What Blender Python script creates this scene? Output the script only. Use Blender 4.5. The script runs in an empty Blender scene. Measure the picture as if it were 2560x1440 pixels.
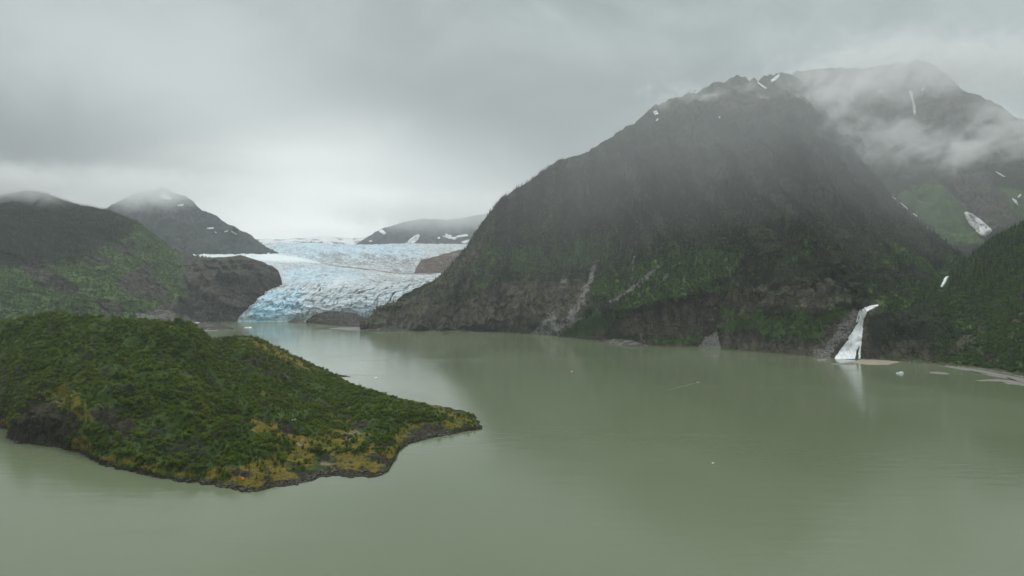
import bpy, bmesh, math, random
import numpy as np
from mathutils import Vector, Matrix
from mathutils.bvhtree import BVHTree

SC = bpy.context.scene
COL = SC.collection
R = math.radians
rng = np.random.default_rng(11)
random.seed(11)

# ------------------------------------------------------------------ camera
CAMZ = 150.0            # drone height above the lake, m
FPX = 1707.0            # focal length in photo pixels (24 mm equivalent)
cam_d = bpy.data.cameras.new('camera')
cam = bpy.data.objects.new('camera', cam_d)
COL.objects.link(cam)
cam.location = (0, 0, CAMZ)
cam.rotation_euler = (R(90), 0, 0)
cam_d.sensor_width = 36.0
cam_d.lens = 36.0 * FPX / 2560.0
cam_d.clip_start = 1.0
cam_d.clip_end = 60000.0
SC.camera = cam

# ------------------------------------------------------------------ render / view
SC.view_settings.view_transform = 'Standard'
SC.view_settings.look = 'None'
SC.view_settings.gamma = 1.0
SC.view_settings.exposure = 0.0
SC.view_settings.use_curve_mapping = False
SC.render.engine = 'CYCLES'
cy = SC.cycles
cy.use_denoising = True
cy.denoiser = 'OPENIMAGEDENOISE'
cy.max_bounces = 8
cy.diffuse_bounces = 2
cy.glossy_bounces = 2
cy.transmission_bounces = 2
cy.transparent_max_bounces = 8
cy.volume_bounces = 2
cy.volume_max_steps = 256
cy.use_adaptive_sampling = True
cy.adaptive_threshold = 0.015
cy.caustics_reflective = False
cy.caustics_refractive = False


# ------------------------------------------------------------------ node helper
class NT:
    def __init__(self, tree):
        self.t = tree
        self.n = tree.nodes
        self.l = tree.links
        self.n.clear()

    def new(self, typ, **kw):
        nd = self.n.new(typ)
        for k, v in kw.items():
            if k.startswith('i_'):
                key = k[2:]
                key = int(key) if key.isdigit() else key.replace('_', ' ')
                self.set(nd.inputs[key], v)
            else:
                setattr(nd, k, v)
        return nd

    def set(self, sock, v):
        if isinstance(v, bpy.types.NodeSocket):
            self.l.new(v, sock)
        else:
            sock.default_value = v

    def math(self, op, a, b=0.0, c=0.0, clamp=False):
        nd = self.n.new('ShaderNodeMath')
        nd.operation = op
        nd.use_clamp = clamp
        for s, v in zip(nd.inputs, (a, b, c)):
            self.set(s, v)
        return nd.outputs[0]

    def vscale(self, a, k):
        nd = self.n.new('ShaderNodeVectorMath')
        nd.operation = 'SCALE'
        self.set(nd.inputs[0], a)
        nd.inputs['Scale'].default_value = k
        return nd.outputs[0]

    def vmath(self, op, a, b=(0, 0, 0)):
        nd = self.n.new('ShaderNodeVectorMath')
        nd.operation = op
        self.set(nd.inputs[0], a)
        self.set(nd.inputs[1], b)
        return nd.outputs[0] if op not in ('LENGTH', 'DOT_PRODUCT', 'DISTANCE') else nd.outputs[1]

    def mix(self, f, a, b, mode='MIX'):
        nd = self.n.new('ShaderNodeMix')
        nd.data_type = 'RGBA'
        nd.blend_type = mode
        nd.clamp_factor = True
        self.set(nd.inputs[0], f)
        self.set(nd.inputs[6], a if isinstance(a, bpy.types.NodeSocket) else tuple(a) + (1,) * (4 - len(a)))
        self.set(nd.inputs[7], b if isinstance(b, bpy.types.NodeSocket) else tuple(b) + (1,) * (4 - len(b)))
        return nd.outputs[2]

    def ramp(self, v, a, b, lo=0.0, hi=1.0, smooth=True):
        nd = self.n.new('ShaderNodeMapRange')
        nd.interpolation_type = 'SMOOTHSTEP' if smooth else 'LINEAR'
        for k, q in zip((0, 1, 2, 3, 4), (v, a, b, lo, hi)):
            self.set(nd.inputs[k], q)
        return nd.outputs[0]

    def noise(self, vec, scale, detail=4.0, rough=0.55, dist=0.0, kind='FBM'):
        nd = self.n.new('ShaderNodeTexNoise')
        nd.noise_type = kind
        self.set(nd.inputs['Vector'], vec)
        nd.inputs['Scale'].default_value = scale
        nd.inputs['Detail'].default_value = detail
        nd.inputs['Roughness'].default_value = rough
        nd.inputs['Distortion'].default_value = dist
        return nd.outputs[0]

    def mapping(self, vec, scale=(1, 1, 1), rot=(0, 0, 0), loc=(0, 0, 0)):
        nd = self.n.new('ShaderNodeMapping')
        self.set(nd.inputs[0], vec)
        nd.inputs[1].default_value = loc
        nd.inputs[2].default_value = rot
        nd.inputs[3].default_value = scale
        return nd.outputs[0]


# ------------------------------------------------------------------ sky (overcast) and sun
SUN_EL, SUN_AZ = R(52), R(-25)          # azimuth measured from +Y towards +X
world = bpy.data.worlds.new('World')
SC.world = world
world.use_nodes = True
w = NT(world.node_tree)
wdir = w.new('ShaderNodeTexCoord').outputs['Generated']
sep = w.new('ShaderNodeSeparateXYZ', i_0=wdir)
dx_, dy_, dz_ = sep.outputs
sky = w.new('ShaderNodeTexSky')
sky.sky_type = 'NISHITA'
sky.sun_disc = False
sky.sun_elevation = SUN_EL
sky.sun_rotation = SUN_AZ
sky.air_density = 1.0
sky.dust_density = 3.0
sky_dim = w.mix(1.0, sky.outputs[0], (0.09, 0.09, 0.09), 'MULTIPLY')
# cloud deck seen in perspective: project the direction onto a ceiling
den = w.math('ADD', w.math('ABSOLUTE', dz_), 0.34)
cx = w.math('DIVIDE', dx_, den)
cyy = w.math('DIVIDE', dy_, den)
cv = w.new('ShaderNodeCombineXYZ', i_0=cx, i_1=cyy, i_2=3.7).outputs[0]
n1 = w.noise(cv, 0.8, 4.0, 0.5, 0.3)
n2 = w.noise(w.mapping(cv, (1.0, 1.3, 1.0), loc=(4.0, 2.0, 0)), 2.2, 4.0, 0.55, 0.4)
deck = w.math('ADD', w.math('MULTIPLY', n1, 0.65), w.math('MULTIPLY', n2, 0.35))

n3 = w.noise(w.mapping(wdir, (1.0, 1.0, 1.9), (0, R(24), 0)), 4.0, 5.0, 0.55, 0.5)


def lobe(px, py, rx, ry):
    """Soft share (0..1) of a broad cloud mass seen around photo pixel (px, py)."""
    g_ = Vector(((px - 1280) / FPX, 1.0, (720 - py) / FPX)).normalized()
    q_ = w.vmath('MULTIPLY', w.vmath('SUBTRACT', wdir, tuple(g_)), (FPX / rx, FPX / rx, FPX / ry))
    ln_ = w.math('ADD', w.vmath('LENGTH', q_), w.math('MULTIPLY', w.math('SUBTRACT', n3, 0.5), 1.1))
    return w.ramp(ln_, 0.0, 1.45, 1.0, 0.0)


deck = w.math('ADD', w.math('MULTIPLY', deck, 0.6), w.math('MULTIPLY', n3, 0.4))
deckf = w.ramp(deck, 0.42, 0.58)
ccol = w.mix(deckf, (0.275, 0.33, 0.322), (0.46, 0.525, 0.517))
ccol = w.mix(w.math('MULTIPLY', lobe(520, 260, 640, 260), 0.75), ccol, (0.60, 0.66, 0.65))
ccol = w.mix(w.math('MULTIPLY', lobe(1260, 250, 560, 190), 0.8), ccol, (0.245, 0.285, 0.28))
ccol = w.mix(w.math('MULTIPLY', lobe(40, 400, 520, 180), 0.9), ccol, (0.15, 0.168, 0.17))
ccol = w.mix(w.math('MULTIPLY', lobe(1380, 380, 240, 150), 0.6), ccol, (0.29, 0.315, 0.31))
# overcast skies brighten towards the zenith
zen = w.ramp(dz_, 0.40, 0.98, 0.0, 1.0)
ccol = w.mix(zen, ccol, (1.66, 1.77, 1.78))
# thin bright gap low over the ice field
ccol = w.mix(w.math('MULTIPLY', lobe(840, 600, 560, 260), 0.95), ccol, (1.12, 1.15, 1.13))
allsky = w.mix(0.90, sky_dim, ccol)
bg = w.new('ShaderNodeBackground', i_0=allsky, i_1=1.0)
out = w.new('ShaderNodeOutputWorld')
w.l.new(bg.outputs[0], out.inputs[0])
world.cycles.sampling_method = 'AUTOMATIC'

sun_d = bpy.data.lights.new('sun', 'SUN')
sun_d.energy = 1.4
sun_d.angle = R(25)
sun_d.color = (1.0, 0.98, 0.95)
sun = bpy.data.objects.new('sun', sun_d)
COL.objects.link(sun)
sd = Vector((math.sin(SUN_AZ) * math.cos(SUN_EL), math.cos(SUN_AZ) * math.cos(SUN_EL), math.sin(SUN_EL)))
sun.rotation_euler = (-sd).to_track_quat('-Z', 'Y').to_euler()
sun.location = (0, 0, 3000)


# ------------------------------------------------------------------ numpy noise
_perm = rng.permutation(256).astype(np.int32)
_perm = np.concatenate([_perm, _perm, _perm])
_gr = rng.normal(size=(256, 3))
_gr /= np.linalg.norm(_gr, axis=1)[:, None]


def perlin(x, y, z=0.0):
    x, y, z = np.broadcast_arrays(np.asarray(x, float), np.asarray(y, float), np.asarray(z, float))
    xi = np.floor(x).astype(np.int64); yi = np.floor(y).astype(np.int64); zi = np.floor(z).astype(np.int64)
    fx, fy, fz = x - xi, y - yi, z - zi
    xi &= 255; yi &= 255; zi &= 255
    u, v, t = (f * f * f * (f * (f * 6 - 15) + 10) for f in (fx, fy, fz))
    r = 0.0
    for a in (0, 1):
        for b in (0, 1):
            for c in (0, 1):
                h = _perm[_perm[_perm[xi + a] + yi + b] + zi + c]
                g = _gr[h]
                d = g[..., 0] * (fx - a) + g[..., 1] * (fy - b) + g[..., 2] * (fz - c)
                r = r + d * (u if a else 1 - u) * (v if b else 1 - v) * (t if c else 1 - t)
    return r * 1.5


def fbm(x, y, z=0.0, o=4, gain=0.5):
    s, a, f = 0.0, 1.0, 1.0
    for k in range(o):
        s = s + a * perlin(np.asarray(x) * f + 17.3 * k, np.asarray(y) * f + 5.1 * k, np.asarray(z) * f)
        a *= gain; f *= 2.03
    return s


def ridged(x, y, z=0.0, o=4, gain=0.5):
    s, a, f = 0.0, 1.0, 1.0
    for k in range(o):
        s = s + a * (1 - np.abs(perlin(np.asarray(x) * f + 9.7 * k, np.asarray(y) * f + 3.3 * k, np.asarray(z) * f)) * 2)
        a *= gain; f *= 2.03
    return s


def sstep(a, b, v):
    t = np.clip((np.asarray(v, float) - a) / (b - a), 0, 1)
    return t * t * (3 - 2 * t)


# ------------------------------------------------------------------ photo pixel <-> place
def P(px, py, D):
    """Point at ground distance D (m) in the direction of photo pixel (px, py)."""
    return np.array([(px - 1280.0) / FPX * D, D, CAMZ + (720.0 - py) / FPX * D])


def lakeD(py):
    """Distance at which the lake surface shows at photo row py."""
    return CAMZ * FPX / (np.asarray(py, float) - 720.0)


def L(px, py):
    D = float(lakeD(py))
    return Vector(((px - 1280.0) / FPX * D, D, 0.0))


def to_px(co):
    co = np.asarray(co, float)
    D = np.maximum(co[..., 1], 1.0)
    return 1280 + co[..., 0] / D * FPX, 720 - (co[..., 2] - CAMZ) / D * FPX


def ptab(pts, xs):
    pts = np.array(sorted(pts), float)
    return np.interp(xs, pts[:, 0], pts[:, 1])


def smooth1(a, k):
    if k <= 0:
        return a
    pad = np.concatenate([np.full(k, a[0]), a, np.full(k, a[-1])])
    ker = np.hanning(2 * k + 3)[1:-1]
    return np.convolve(pad, ker / ker.sum(), 'valid')


def polydist(px, py, poly):
    """Signed distance in photo pixels to a polygon (positive inside)."""
    px = np.asarray(px, float); py = np.asarray(py, float)
    q = np.array(poly, float)
    d = np.full(px.shape, 1e9)
    ins = np.zeros(px.shape, bool)
    for i in range(len(q)):
        ax, ay = q[i]; bx, by = q[(i + 1) % len(q)]
        ex, ey = bx - ax, by - ay
        t = np.clip(((px - ax) * ex + (py - ay) * ey) / (ex * ex + ey * ey + 1e-9), 0, 1)
        d = np.minimum(d, np.hypot(px - ax - t * ex, py - ay - t * ey))
        if ay != by:
            c = ((ay > py) != (by > py)) & (px < (bx - ax) * (py - ay) / (by - ay) + ax)
            ins ^= c
    return np.where(ins, d, -d)


def linedist(px, py, pts):
    q = np.array(pts, float)
    d = np.full(np.shape(px), 1e9)
    for i in range(len(q) - 1):
        ax, ay = q[i]; bx, by = q[i + 1]
        ex, ey = bx - ax, by - ay
        t = np.clip(((px - ax) * ex + (py - ay) * ey) / (ex * ex + ey * ey + 1e-9), 0, 1)
        d = np.minimum(d, np.hypot(px - ax - t * ex, py - ay - t * ey))
    return d


# ------------------------------------------------------------------ object helpers
def link(o, parent=None):
    COL.objects.link(o)
    if parent is not None:
        o.parent = parent
    return o


def tag(o, label=None, cat=None, group=None, kind=None):
    if label: o['label'] = label
    if cat: o['category'] = cat
    if group: o['group'] = group
    if kind: o['kind'] = kind
    return o


def mesh_np(name, verts, faces, mat=None, smooth=False, masks=None):
    me = bpy.data.meshes.new(name)
    verts = np.asarray(verts, np.float32).reshape(-1, 3)
    faces = np.asarray(faces, np.int32)
    me.vertices.add(len(verts))
    me.vertices.foreach_set('co', verts.ravel())
    k = faces.shape[1]
    me.loops.add(faces.size)
    me.loops.foreach_set('vertex_index', faces.ravel())
    me.polygons.add(len(faces))
    me.polygons.foreach_set('loop_start', np.arange(0, faces.size, k, dtype=np.int32))
    me.polygons.foreach_set('loop_total', np.full(len(faces), k, np.int32))
    if smooth:
        me.polygons.foreach_set('use_smooth', np.ones(len(faces), bool))
    me.update(calc_edges=True)
    if masks is not None:
        at = me.color_attributes.new('mask', 'FLOAT_COLOR', 'POINT')
        at.data.foreach_set('color', np.asarray(masks, np.float32).ravel())
    if mat: me.materials.append(mat)
    return me


def grid_faces(nr, nc, wrap=False):
    i = np.arange(nr - 1)[:, None] * nc
    j = np.arange(nc - 1)[None, :]
    a = (i + j).ravel()
    return np.stack([a, a + 1, a + nc + 1, a + nc], 1)


def obj(name, me, parent=None, loc=None, rz=0.0):
    o = bpy.data.objects.new(name, me)
    link(o, parent)
    if loc is not None: o.location = loc
    if rz: o.rotation_euler = (0, 0, rz)
    return o


def pydata(name, v, f, mat=None, smooth=False):
    me = bpy.data.meshes.new(name)
    me.from_pydata([tuple(x) for x in v], [], f)
    if smooth:
        for p_ in me.polygons: p_.use_smooth = True
    me.update()
    if mat: me.materials.append(mat)
    return me


class Sheet:
    """A lofted piece of terrain: co[row, col] with its photo coordinates."""
    def __init__(self, co):
        self.co = co
        self.bvh = None

    def px(self):
        return to_px(self.co)

    def slope(self):
        a = np.gradient(self.co, axis=0); b = np.gradient(self.co, axis=1)
        n = np.cross(b, a)
        n /= np.linalg.norm(n, axis=2)[..., None] + 1e-9
        n *= np.where(n[..., 2:3] < 0, -1, 1)
        self.nrm = n
        return 1 - n[..., 2]

    def build(self, name, mat, masks):
        nr, nc = self.co.shape[:2]
        self.faces = grid_faces(nr, nc)[:, ::-1]
        me = mesh_np(name, self.co, self.faces, mat, True, masks)
        self.obj = obj(name, me)
        tag(self.obj, kind='structure')
        return self.obj

    def hit(self, px, py):
        if self.bvh is None:
            self.bvh = BVHTree.FromPolygons(self.co.reshape(-1, 3).tolist(), self.faces.tolist())
        d = Vector(((px - 1280) / FPX, 1.0, (720 - py) / FPX)).normalized()
        r = self.bvh.ray_cast(Vector((0, 0, CAMZ)), d)
        return r[0], r[1]

    def down(self, x, y):
        if self.bvh is None:
            self.hit(1280, 1000)
        r = self.bvh.ray_cast(Vector((x, y, 3000)), Vector((0, 0, -1)))
        return r[0]

    def scatter(self, n, weight, rg):
        """n random points on the sheet, chance by area * weight (per vertex)."""
        c = self.co
        q = np.linalg.norm(np.cross(c[1:, :-1] - c[:-1, :-1], c[:-1, 1:] - c[:-1, :-1]), axis=2)
        wq = 0.25 * (weight[1:, 1:] + weight[:-1, 1:] + weight[1:, :-1] + weight[:-1, :-1])
        p = (q * wq).ravel()
        p = p / p.sum()
        idx = rg.choice(p.size, size=n, p=p)
        r_, c_ = np.divmod(idx, q.shape[1])
        a, b = rg.random(n)[:, None], rg.random(n)[:, None]
        return (c[r_, c_] * (1 - a) * (1 - b) + c[r_ + 1, c_] * a * (1 - b) + c[r_, c_ + 1] * (1 - a) * b + c[r_ + 1, c_ + 1] * a * b), r_, c_


def ridge_sheet(xs, base, ridge, prof, nv, ndisp, back=0.5, skirt=True, basez=0.0, sm=3, backrun=900.0, nb=12):
    """Terrain rising from a shore line to a ridge line. base: [(px, py)] on the lake or [(px, D)] when basez is None;
    ridge: [(px, py, D)].  prof(s, px) gives the share of the ridge height at share s of the run."""
    xs = np.asarray(xs, float)
    if basez == 0.0:
        Db = lakeD(ptab(base, xs))
        zb = np.zeros_like(xs)
    else:
        Db = ptab([(b[0], b[2]) for b in base], xs)
        zb = CAMZ + (720 - ptab([(b[0], b[1]) for b in base], xs)) / FPX * Db
    Db = smooth1(Db, sm)
    Dr = smooth1(ptab([(r[0], r[2]) for r in ridge], xs), sm)
    pr = smooth1(ptab([(r[0], r[1]) for r in ridge], xs), sm)
    zr = CAMZ + (720 - pr) / FPX * Dr
    s = np.linspace(0, 1, nv)[:, None]
    D = Db[None] + (Dr - Db)[None] * s
    z = zb[None] + (zr - zb)[None] * prof(s, xs[None])
    rows_D, rows_z, rows_s = [D], [z], [np.repeat(s, len(xs), 1)]
    if skirt:
        rows_D.insert(0, (Db - np.maximum(8.0, Db * 0.004))[None]); rows_z.insert(0, (zb - 12)[None]); rows_s.insert(0, np.zeros((1, len(xs))))
    t = np.linspace(0, 1, nb + 1)[1:, None]
    rows_D.append(Dr[None] + backrun * t)
    rows_z.append(zr[None] - (zr[None] + 15) * (0.35 * t + 0.65 * t * t) * (back * 2))
    rows_s.append(1 + np.repeat(t, len(xs), 1))
    D = np.concatenate(rows_D); z = np.concatenate(rows_z); s = np.concatenate(rows_s)
    X = (xs[None] - 1280) / FPX * D
    co = np.stack([X, D, z], -1)
    co = ndisp(co, s, xs)
    return Sheet(co), s


def pull(co, d):
    """Bring terrain d metres nearer along the sight line (spurs and benches keep their place in view)."""
    rel = co - np.array([0, 0, CAMZ])
    ln = np.linalg.norm(rel, axis=-1)
    return np.array([0, 0, CAMZ]) + rel * (1 - d / ln)[..., None]


def spur(px, py, pts, wl, wr):
    """Asymmetric crest along a polyline: gentle on one side (wl), steep on the other (wr)."""
    q = np.array(pts, float)
    best = np.full(px.shape, 1e9); sgn = np.ones(px.shape); end = np.ones(px.shape)
    for i in range(len(q) - 1):
        ax, ay = q[i]; ex, ey = q[i + 1] - q[i]
        tt = ((px - ax) * ex + (py - ay) * ey) / (ex * ex + ey * ey)
        t_ = np.clip(tt, 0, 1)
        dd_ = np.hypot(px - ax - t_ * ex, py - ay - t_ * ey)
        cr = ex * (py - ay) - ey * (px - ax)
        m_ = dd_ < best
        best = np.where(m_, dd_, best); sgn = np.where(m_, np.sign(cr), sgn)
    wd = np.where(sgn > 0, wr, wl)
    return np.exp(-(best / wd) ** 1.4)


# ------------------------------------------------------------------ materials
def new_mat(name):
    m = bpy.data.materials.new(name)
    m.use_nodes = True
    return m, NT(m.node_tree)


def finish(t, col, rough=0.9, bump=None, bdist=1.0, bstr=0.5, spec=0.25, normal=None):
    bs = t.new('ShaderNodeBsdfPrincipled')
    t.set(bs.inputs['Base Color'], col if isinstance(col, bpy.types.NodeSocket) else tuple(col) + (1,))
    t.set(bs.inputs['Roughness'], rough)
    t.set(bs.inputs['Specular IOR Level'], spec)
    if bump is not None:
        b = t.new('ShaderNodeBump', i_Strength=bstr, i_Distance=bdist)
        t.set(b.inputs['Height'], bump)
        t.l.new(b.outputs[0], bs.inputs['Normal'])
    o = t.new('ShaderNodeOutputMaterial')
    t.l.new(bs.outputs[0], o.inputs[0])
    return bs


def terrain_mat(name, floor, green, rock, pale, moss, s=1.0, rock2=None, plants=0.0):
    """mask: r = leafy green, g = bare rock, b = pale scree, a = mossy / dry grass"""
    m, t = new_mat(name)
    pos = t.new('ShaderNodeNewGeometry').outputs['Position']
    at = t.new('ShaderNodeAttribute', attribute_name='mask')
    sp = t.new('ShaderNodeSeparateColor', i_0=at.outputs['Color'])
    big = t.noise(pos, 0.011 * s, 5, 0.6, 0.4)
    mid = t.noise(pos, 0.06 * s, 5, 0.65, 0.6)
    fine = t.noise(pos, 0.28 * s, 4, 0.65)
    streak = t.noise(t.mapping(pos, (1.0, 0.35, 0.10)), 0.08 * s, 5, 0.7, 0.3)
    strata = t.noise(t.mapping(pos, (0.25, 0.25, 1.6), (0.15, 0.2, 0)), 0.07 * s, 5, 0.7, 0.8)

    def brk(ch, amt=0.55):
        a = t.math('ADD', ch, t.math('MULTIPLY', t.math('SUBTRACT', mid, 0.5), amt * 2.6))
        a = t.math('ADD', a, t.math('MULTIPLY', t.math('SUBTRACT', fine, 0.5), amt * 1.3))
        return t.ramp(a, 0.36, 0.66)
    vg = t.mix(t.ramp(fine, 0.25, 0.75), tuple(0.6 * c for c in floor), tuple(1.5 * c for c in floor))
    gg = t.mix(t.ramp(fine, 0.3, 0.7), tuple(0.55 * c for c in green), tuple(1.3 * c for c in green))
    gg = t.mix(t.ramp(big, 0.4, 0.65, 0, 0.4), gg, tuple(c * k for c, k in zip(green, (1.35, 1.15, 0.8))))
    rk = t.mix(t.ramp(streak, 0.32, 0.68), tuple(0.32 * c for c in rock), tuple(1.5 * c for c in rock))
    rk = t.mix(t.ramp(strata, 0.42, 0.62, 0, 0.6), rk, rock2 or tuple(0.55 * c for c in rock))
    rk = t.mix(t.ramp(fine, 0.62, 0.72, 0, 0.6), rk, tuple(2.2 * c for c in rock))
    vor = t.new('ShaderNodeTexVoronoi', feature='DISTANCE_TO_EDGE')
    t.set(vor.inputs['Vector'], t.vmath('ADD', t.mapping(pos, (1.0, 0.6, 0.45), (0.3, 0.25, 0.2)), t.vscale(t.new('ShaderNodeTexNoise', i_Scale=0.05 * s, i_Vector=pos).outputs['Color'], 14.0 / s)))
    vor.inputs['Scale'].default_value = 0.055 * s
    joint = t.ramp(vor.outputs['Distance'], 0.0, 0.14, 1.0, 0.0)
    rk = t.mix(t.math('MULTIPLY', joint, 0.6), rk, tuple(0.28 * c for c in rock))  # crack lines darkened in colour, standing for crevice shade
    gn = t.new('ShaderNodeSeparateXYZ', i_0=t.new('ShaderNodeNewGeometry').outputs['Normal']).outputs[2]
    ledge = t.ramp(t.math('ADD', gn, t.math('MULTIPLY', t.math('SUBTRACT', mid, 0.5), 1.1)), 0.70, 0.95, 0.0, plants)
    rk = t.mix(ledge, rk, tuple(0.55 * a + 0.45 * b for a, b in zip(green, moss)))
    pl = t.mix(t.ramp(fine, 0.35, 0.65), tuple(0.5 * c for c in pale), tuple(1.25 * c for c in pale))
    ms = t.mix(t.ramp(fine, 0.3, 0.7), tuple(0.6 * c for c in moss), tuple(1.4 * c for c in moss))
    ms = t.mix(t.ramp(mid, 0.45, 0.65, 0, 0.65), ms, tuple(0.5 * a + 0.5 * b for a, b in zip(green, rock)))
    col = t.mix(brk(sp.outputs[0]), vg, gg)
    col = t.mix(brk(at.outputs['Alpha'], 0.5), col, ms)
    col = t.mix(brk(sp.outputs[1]), col, rk)
    col = t.mix(brk(sp.outputs[2], 0.6), col, pl)
    hgt = t.math('ADD', t.math('MULTIPLY', mid, 1.0), t.math('MULTIPLY', fine, 0.35))
    hgt = t.math('ADD', hgt, t.math('MULTIPLY', t.math('MULTIPLY', streak, sp.outputs[1]), 0.8))
    hgt = t.math('SUBTRACT', hgt, t.math('MULTIPLY', t.math('MULTIPLY', joint, sp.outputs[1]), 0.35))
    finish(t, col, 0.92, hgt, 9.0 / s, 0.8, 0.12)
    return m


FLOOR = (0.020, 0.025, 0.014)
GREEN = (0.066, 0.120, 0.034)
ROCK = (0.092, 0.078, 0.060)
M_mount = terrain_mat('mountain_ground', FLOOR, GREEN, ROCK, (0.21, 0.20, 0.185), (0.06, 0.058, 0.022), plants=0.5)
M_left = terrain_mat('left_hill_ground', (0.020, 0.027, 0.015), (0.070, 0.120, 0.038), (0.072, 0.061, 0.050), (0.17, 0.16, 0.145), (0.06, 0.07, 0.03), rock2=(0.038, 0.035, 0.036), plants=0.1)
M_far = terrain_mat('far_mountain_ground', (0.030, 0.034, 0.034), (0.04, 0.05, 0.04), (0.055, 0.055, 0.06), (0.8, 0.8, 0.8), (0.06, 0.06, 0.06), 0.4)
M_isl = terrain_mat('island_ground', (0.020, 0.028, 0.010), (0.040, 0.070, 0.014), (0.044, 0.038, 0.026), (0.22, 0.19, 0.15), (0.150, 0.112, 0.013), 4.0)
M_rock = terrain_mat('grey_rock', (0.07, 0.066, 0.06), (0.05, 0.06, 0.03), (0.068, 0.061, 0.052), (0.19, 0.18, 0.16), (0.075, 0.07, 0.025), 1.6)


def simple_mat(name, c0, c1, scale, rough=0.9, bdist=0.3, spec=0.2):
    m, t = new_mat(name)
    pos = t.new('ShaderNodeNewGeometry').outputs['Position']
    n = t.noise(pos, scale, 5, 0.65, 0.3)
    finish(t, t.mix(t.ramp(n, 0.3, 0.7), c0, c1), rough, n, bdist, 0.6, spec)
    return m


M_sand = simple_mat('sand', (0.22, 0.185, 0.135), (0.34, 0.29, 0.215), 0.35)
M_gravel = simple_mat('gravel', (0.11, 0.104, 0.094), (0.24, 0.225, 0.20), 0.35)
M_mud = simple_mat('grey_mud', (0.13, 0.125, 0.118), (0.21, 0.20, 0.19), 0.12)
M_snow = simple_mat('old_snow', (0.62, 0.62, 0.61), (0.82, 0.83, 0.84), 0.08, 0.7, 1.0)
M_ice = simple_mat('floating_ice', (0.62, 0.74, 0.78), (0.86, 0.92, 0.93), 0.8, 0.35, 0.3, 0.5)
M_boulder = simple_mat('pale_boulder', (0.10, 0.095, 0.085), (0.24, 0.225, 0.205), 0.7)


def foliage_mat(name, dark, light, hue=None, patch=0.02, thin=0.4, twig=None):
    m, t = new_mat(name)
    oi = t.new('ShaderNodeObjectInfo')
    pos = t.new('ShaderNodeNewGeometry').outputs['Position']
    rnd = oi.outputs['Random']
    nz = t.noise(t.mapping(oi.outputs['Location'], (1.0, 1.0, 0.35)), patch, 4, 0.65)
    fn = t.noise(pos, 0.9, 3, 0.6)
    f = t.math('ADD', t.math('MULTIPLY', rnd, 0.45), t.math('MULTIPLY', fn, 0.55))
    col = t.mix(t.ramp(f, 0.2, 0.8), dark, light)
    if hue:
        col = t.mix(t.ramp(nz, 0.48, 0.66, 0.0, 0.75), col, hue)
        col = t.mix(t.ramp(t.noise(oi.outputs['Location'], patch * 2.3, 3, 0.6), 0.5, 0.66, 0.0, 0.6), col, dark)
    if twig:
        col = t.mix(t.ramp(rnd, 0.90, 0.93, 0.0, 0.8), col, twig)
    bs_ = finish(t, col, 0.85, None, spec=0.08)
    tr = t.new('ShaderNodeBsdfTranslucent', i_Color=t.mix(0.35, col, light))     # light passing through the leaves
    mx = t.new('ShaderNodeMixShader', i_0=thin)
    t.l.new(bs_.outputs[0], mx.inputs[1]); t.l.new(tr.outputs[0], mx.inputs[2])
    o_ = [n_ for n_ in t.n if n_.type == 'OUTPUT_MATERIAL'][0]
    t.l.new(mx.outputs[0], o_.inputs[0])
    return m


M_spruce = foliage_mat('spruce_needles', (0.010, 0.015, 0.010), (0.030, 0.038, 0.021), (0.050, 0.056, 0.030), 0.016, 0.1)
M_shrub = foliage_mat('shrub_leaves', (0.058, 0.100, 0.008), (0.152, 0.220, 0.016), (0.185, 0.215, 0.026), 0.02, twig=(0.085, 0.062, 0.034))
M_alder = foliage_mat('alder_leaves', (0.046, 0.090, 0.018), (0.108, 0.185, 0.036), (0.055, 0.098, 0.026), 0.008, twig=(0.060, 0.052, 0.034))
M_young = foliage_mat('young_spruce_needles', (0.016, 0.034, 0.011), (0.042, 0.075, 0.020), None, 0.02, 0.15)
M_shore = simple_mat('wet_shore_rock', (0.018, 0.016, 0.013), (0.075, 0.066, 0.054), 0.6, 0.6, 0.3)
M_bark = simple_mat('bark', (0.03, 0.024, 0.018), (0.07, 0.058, 0.045), 3.0)


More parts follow.
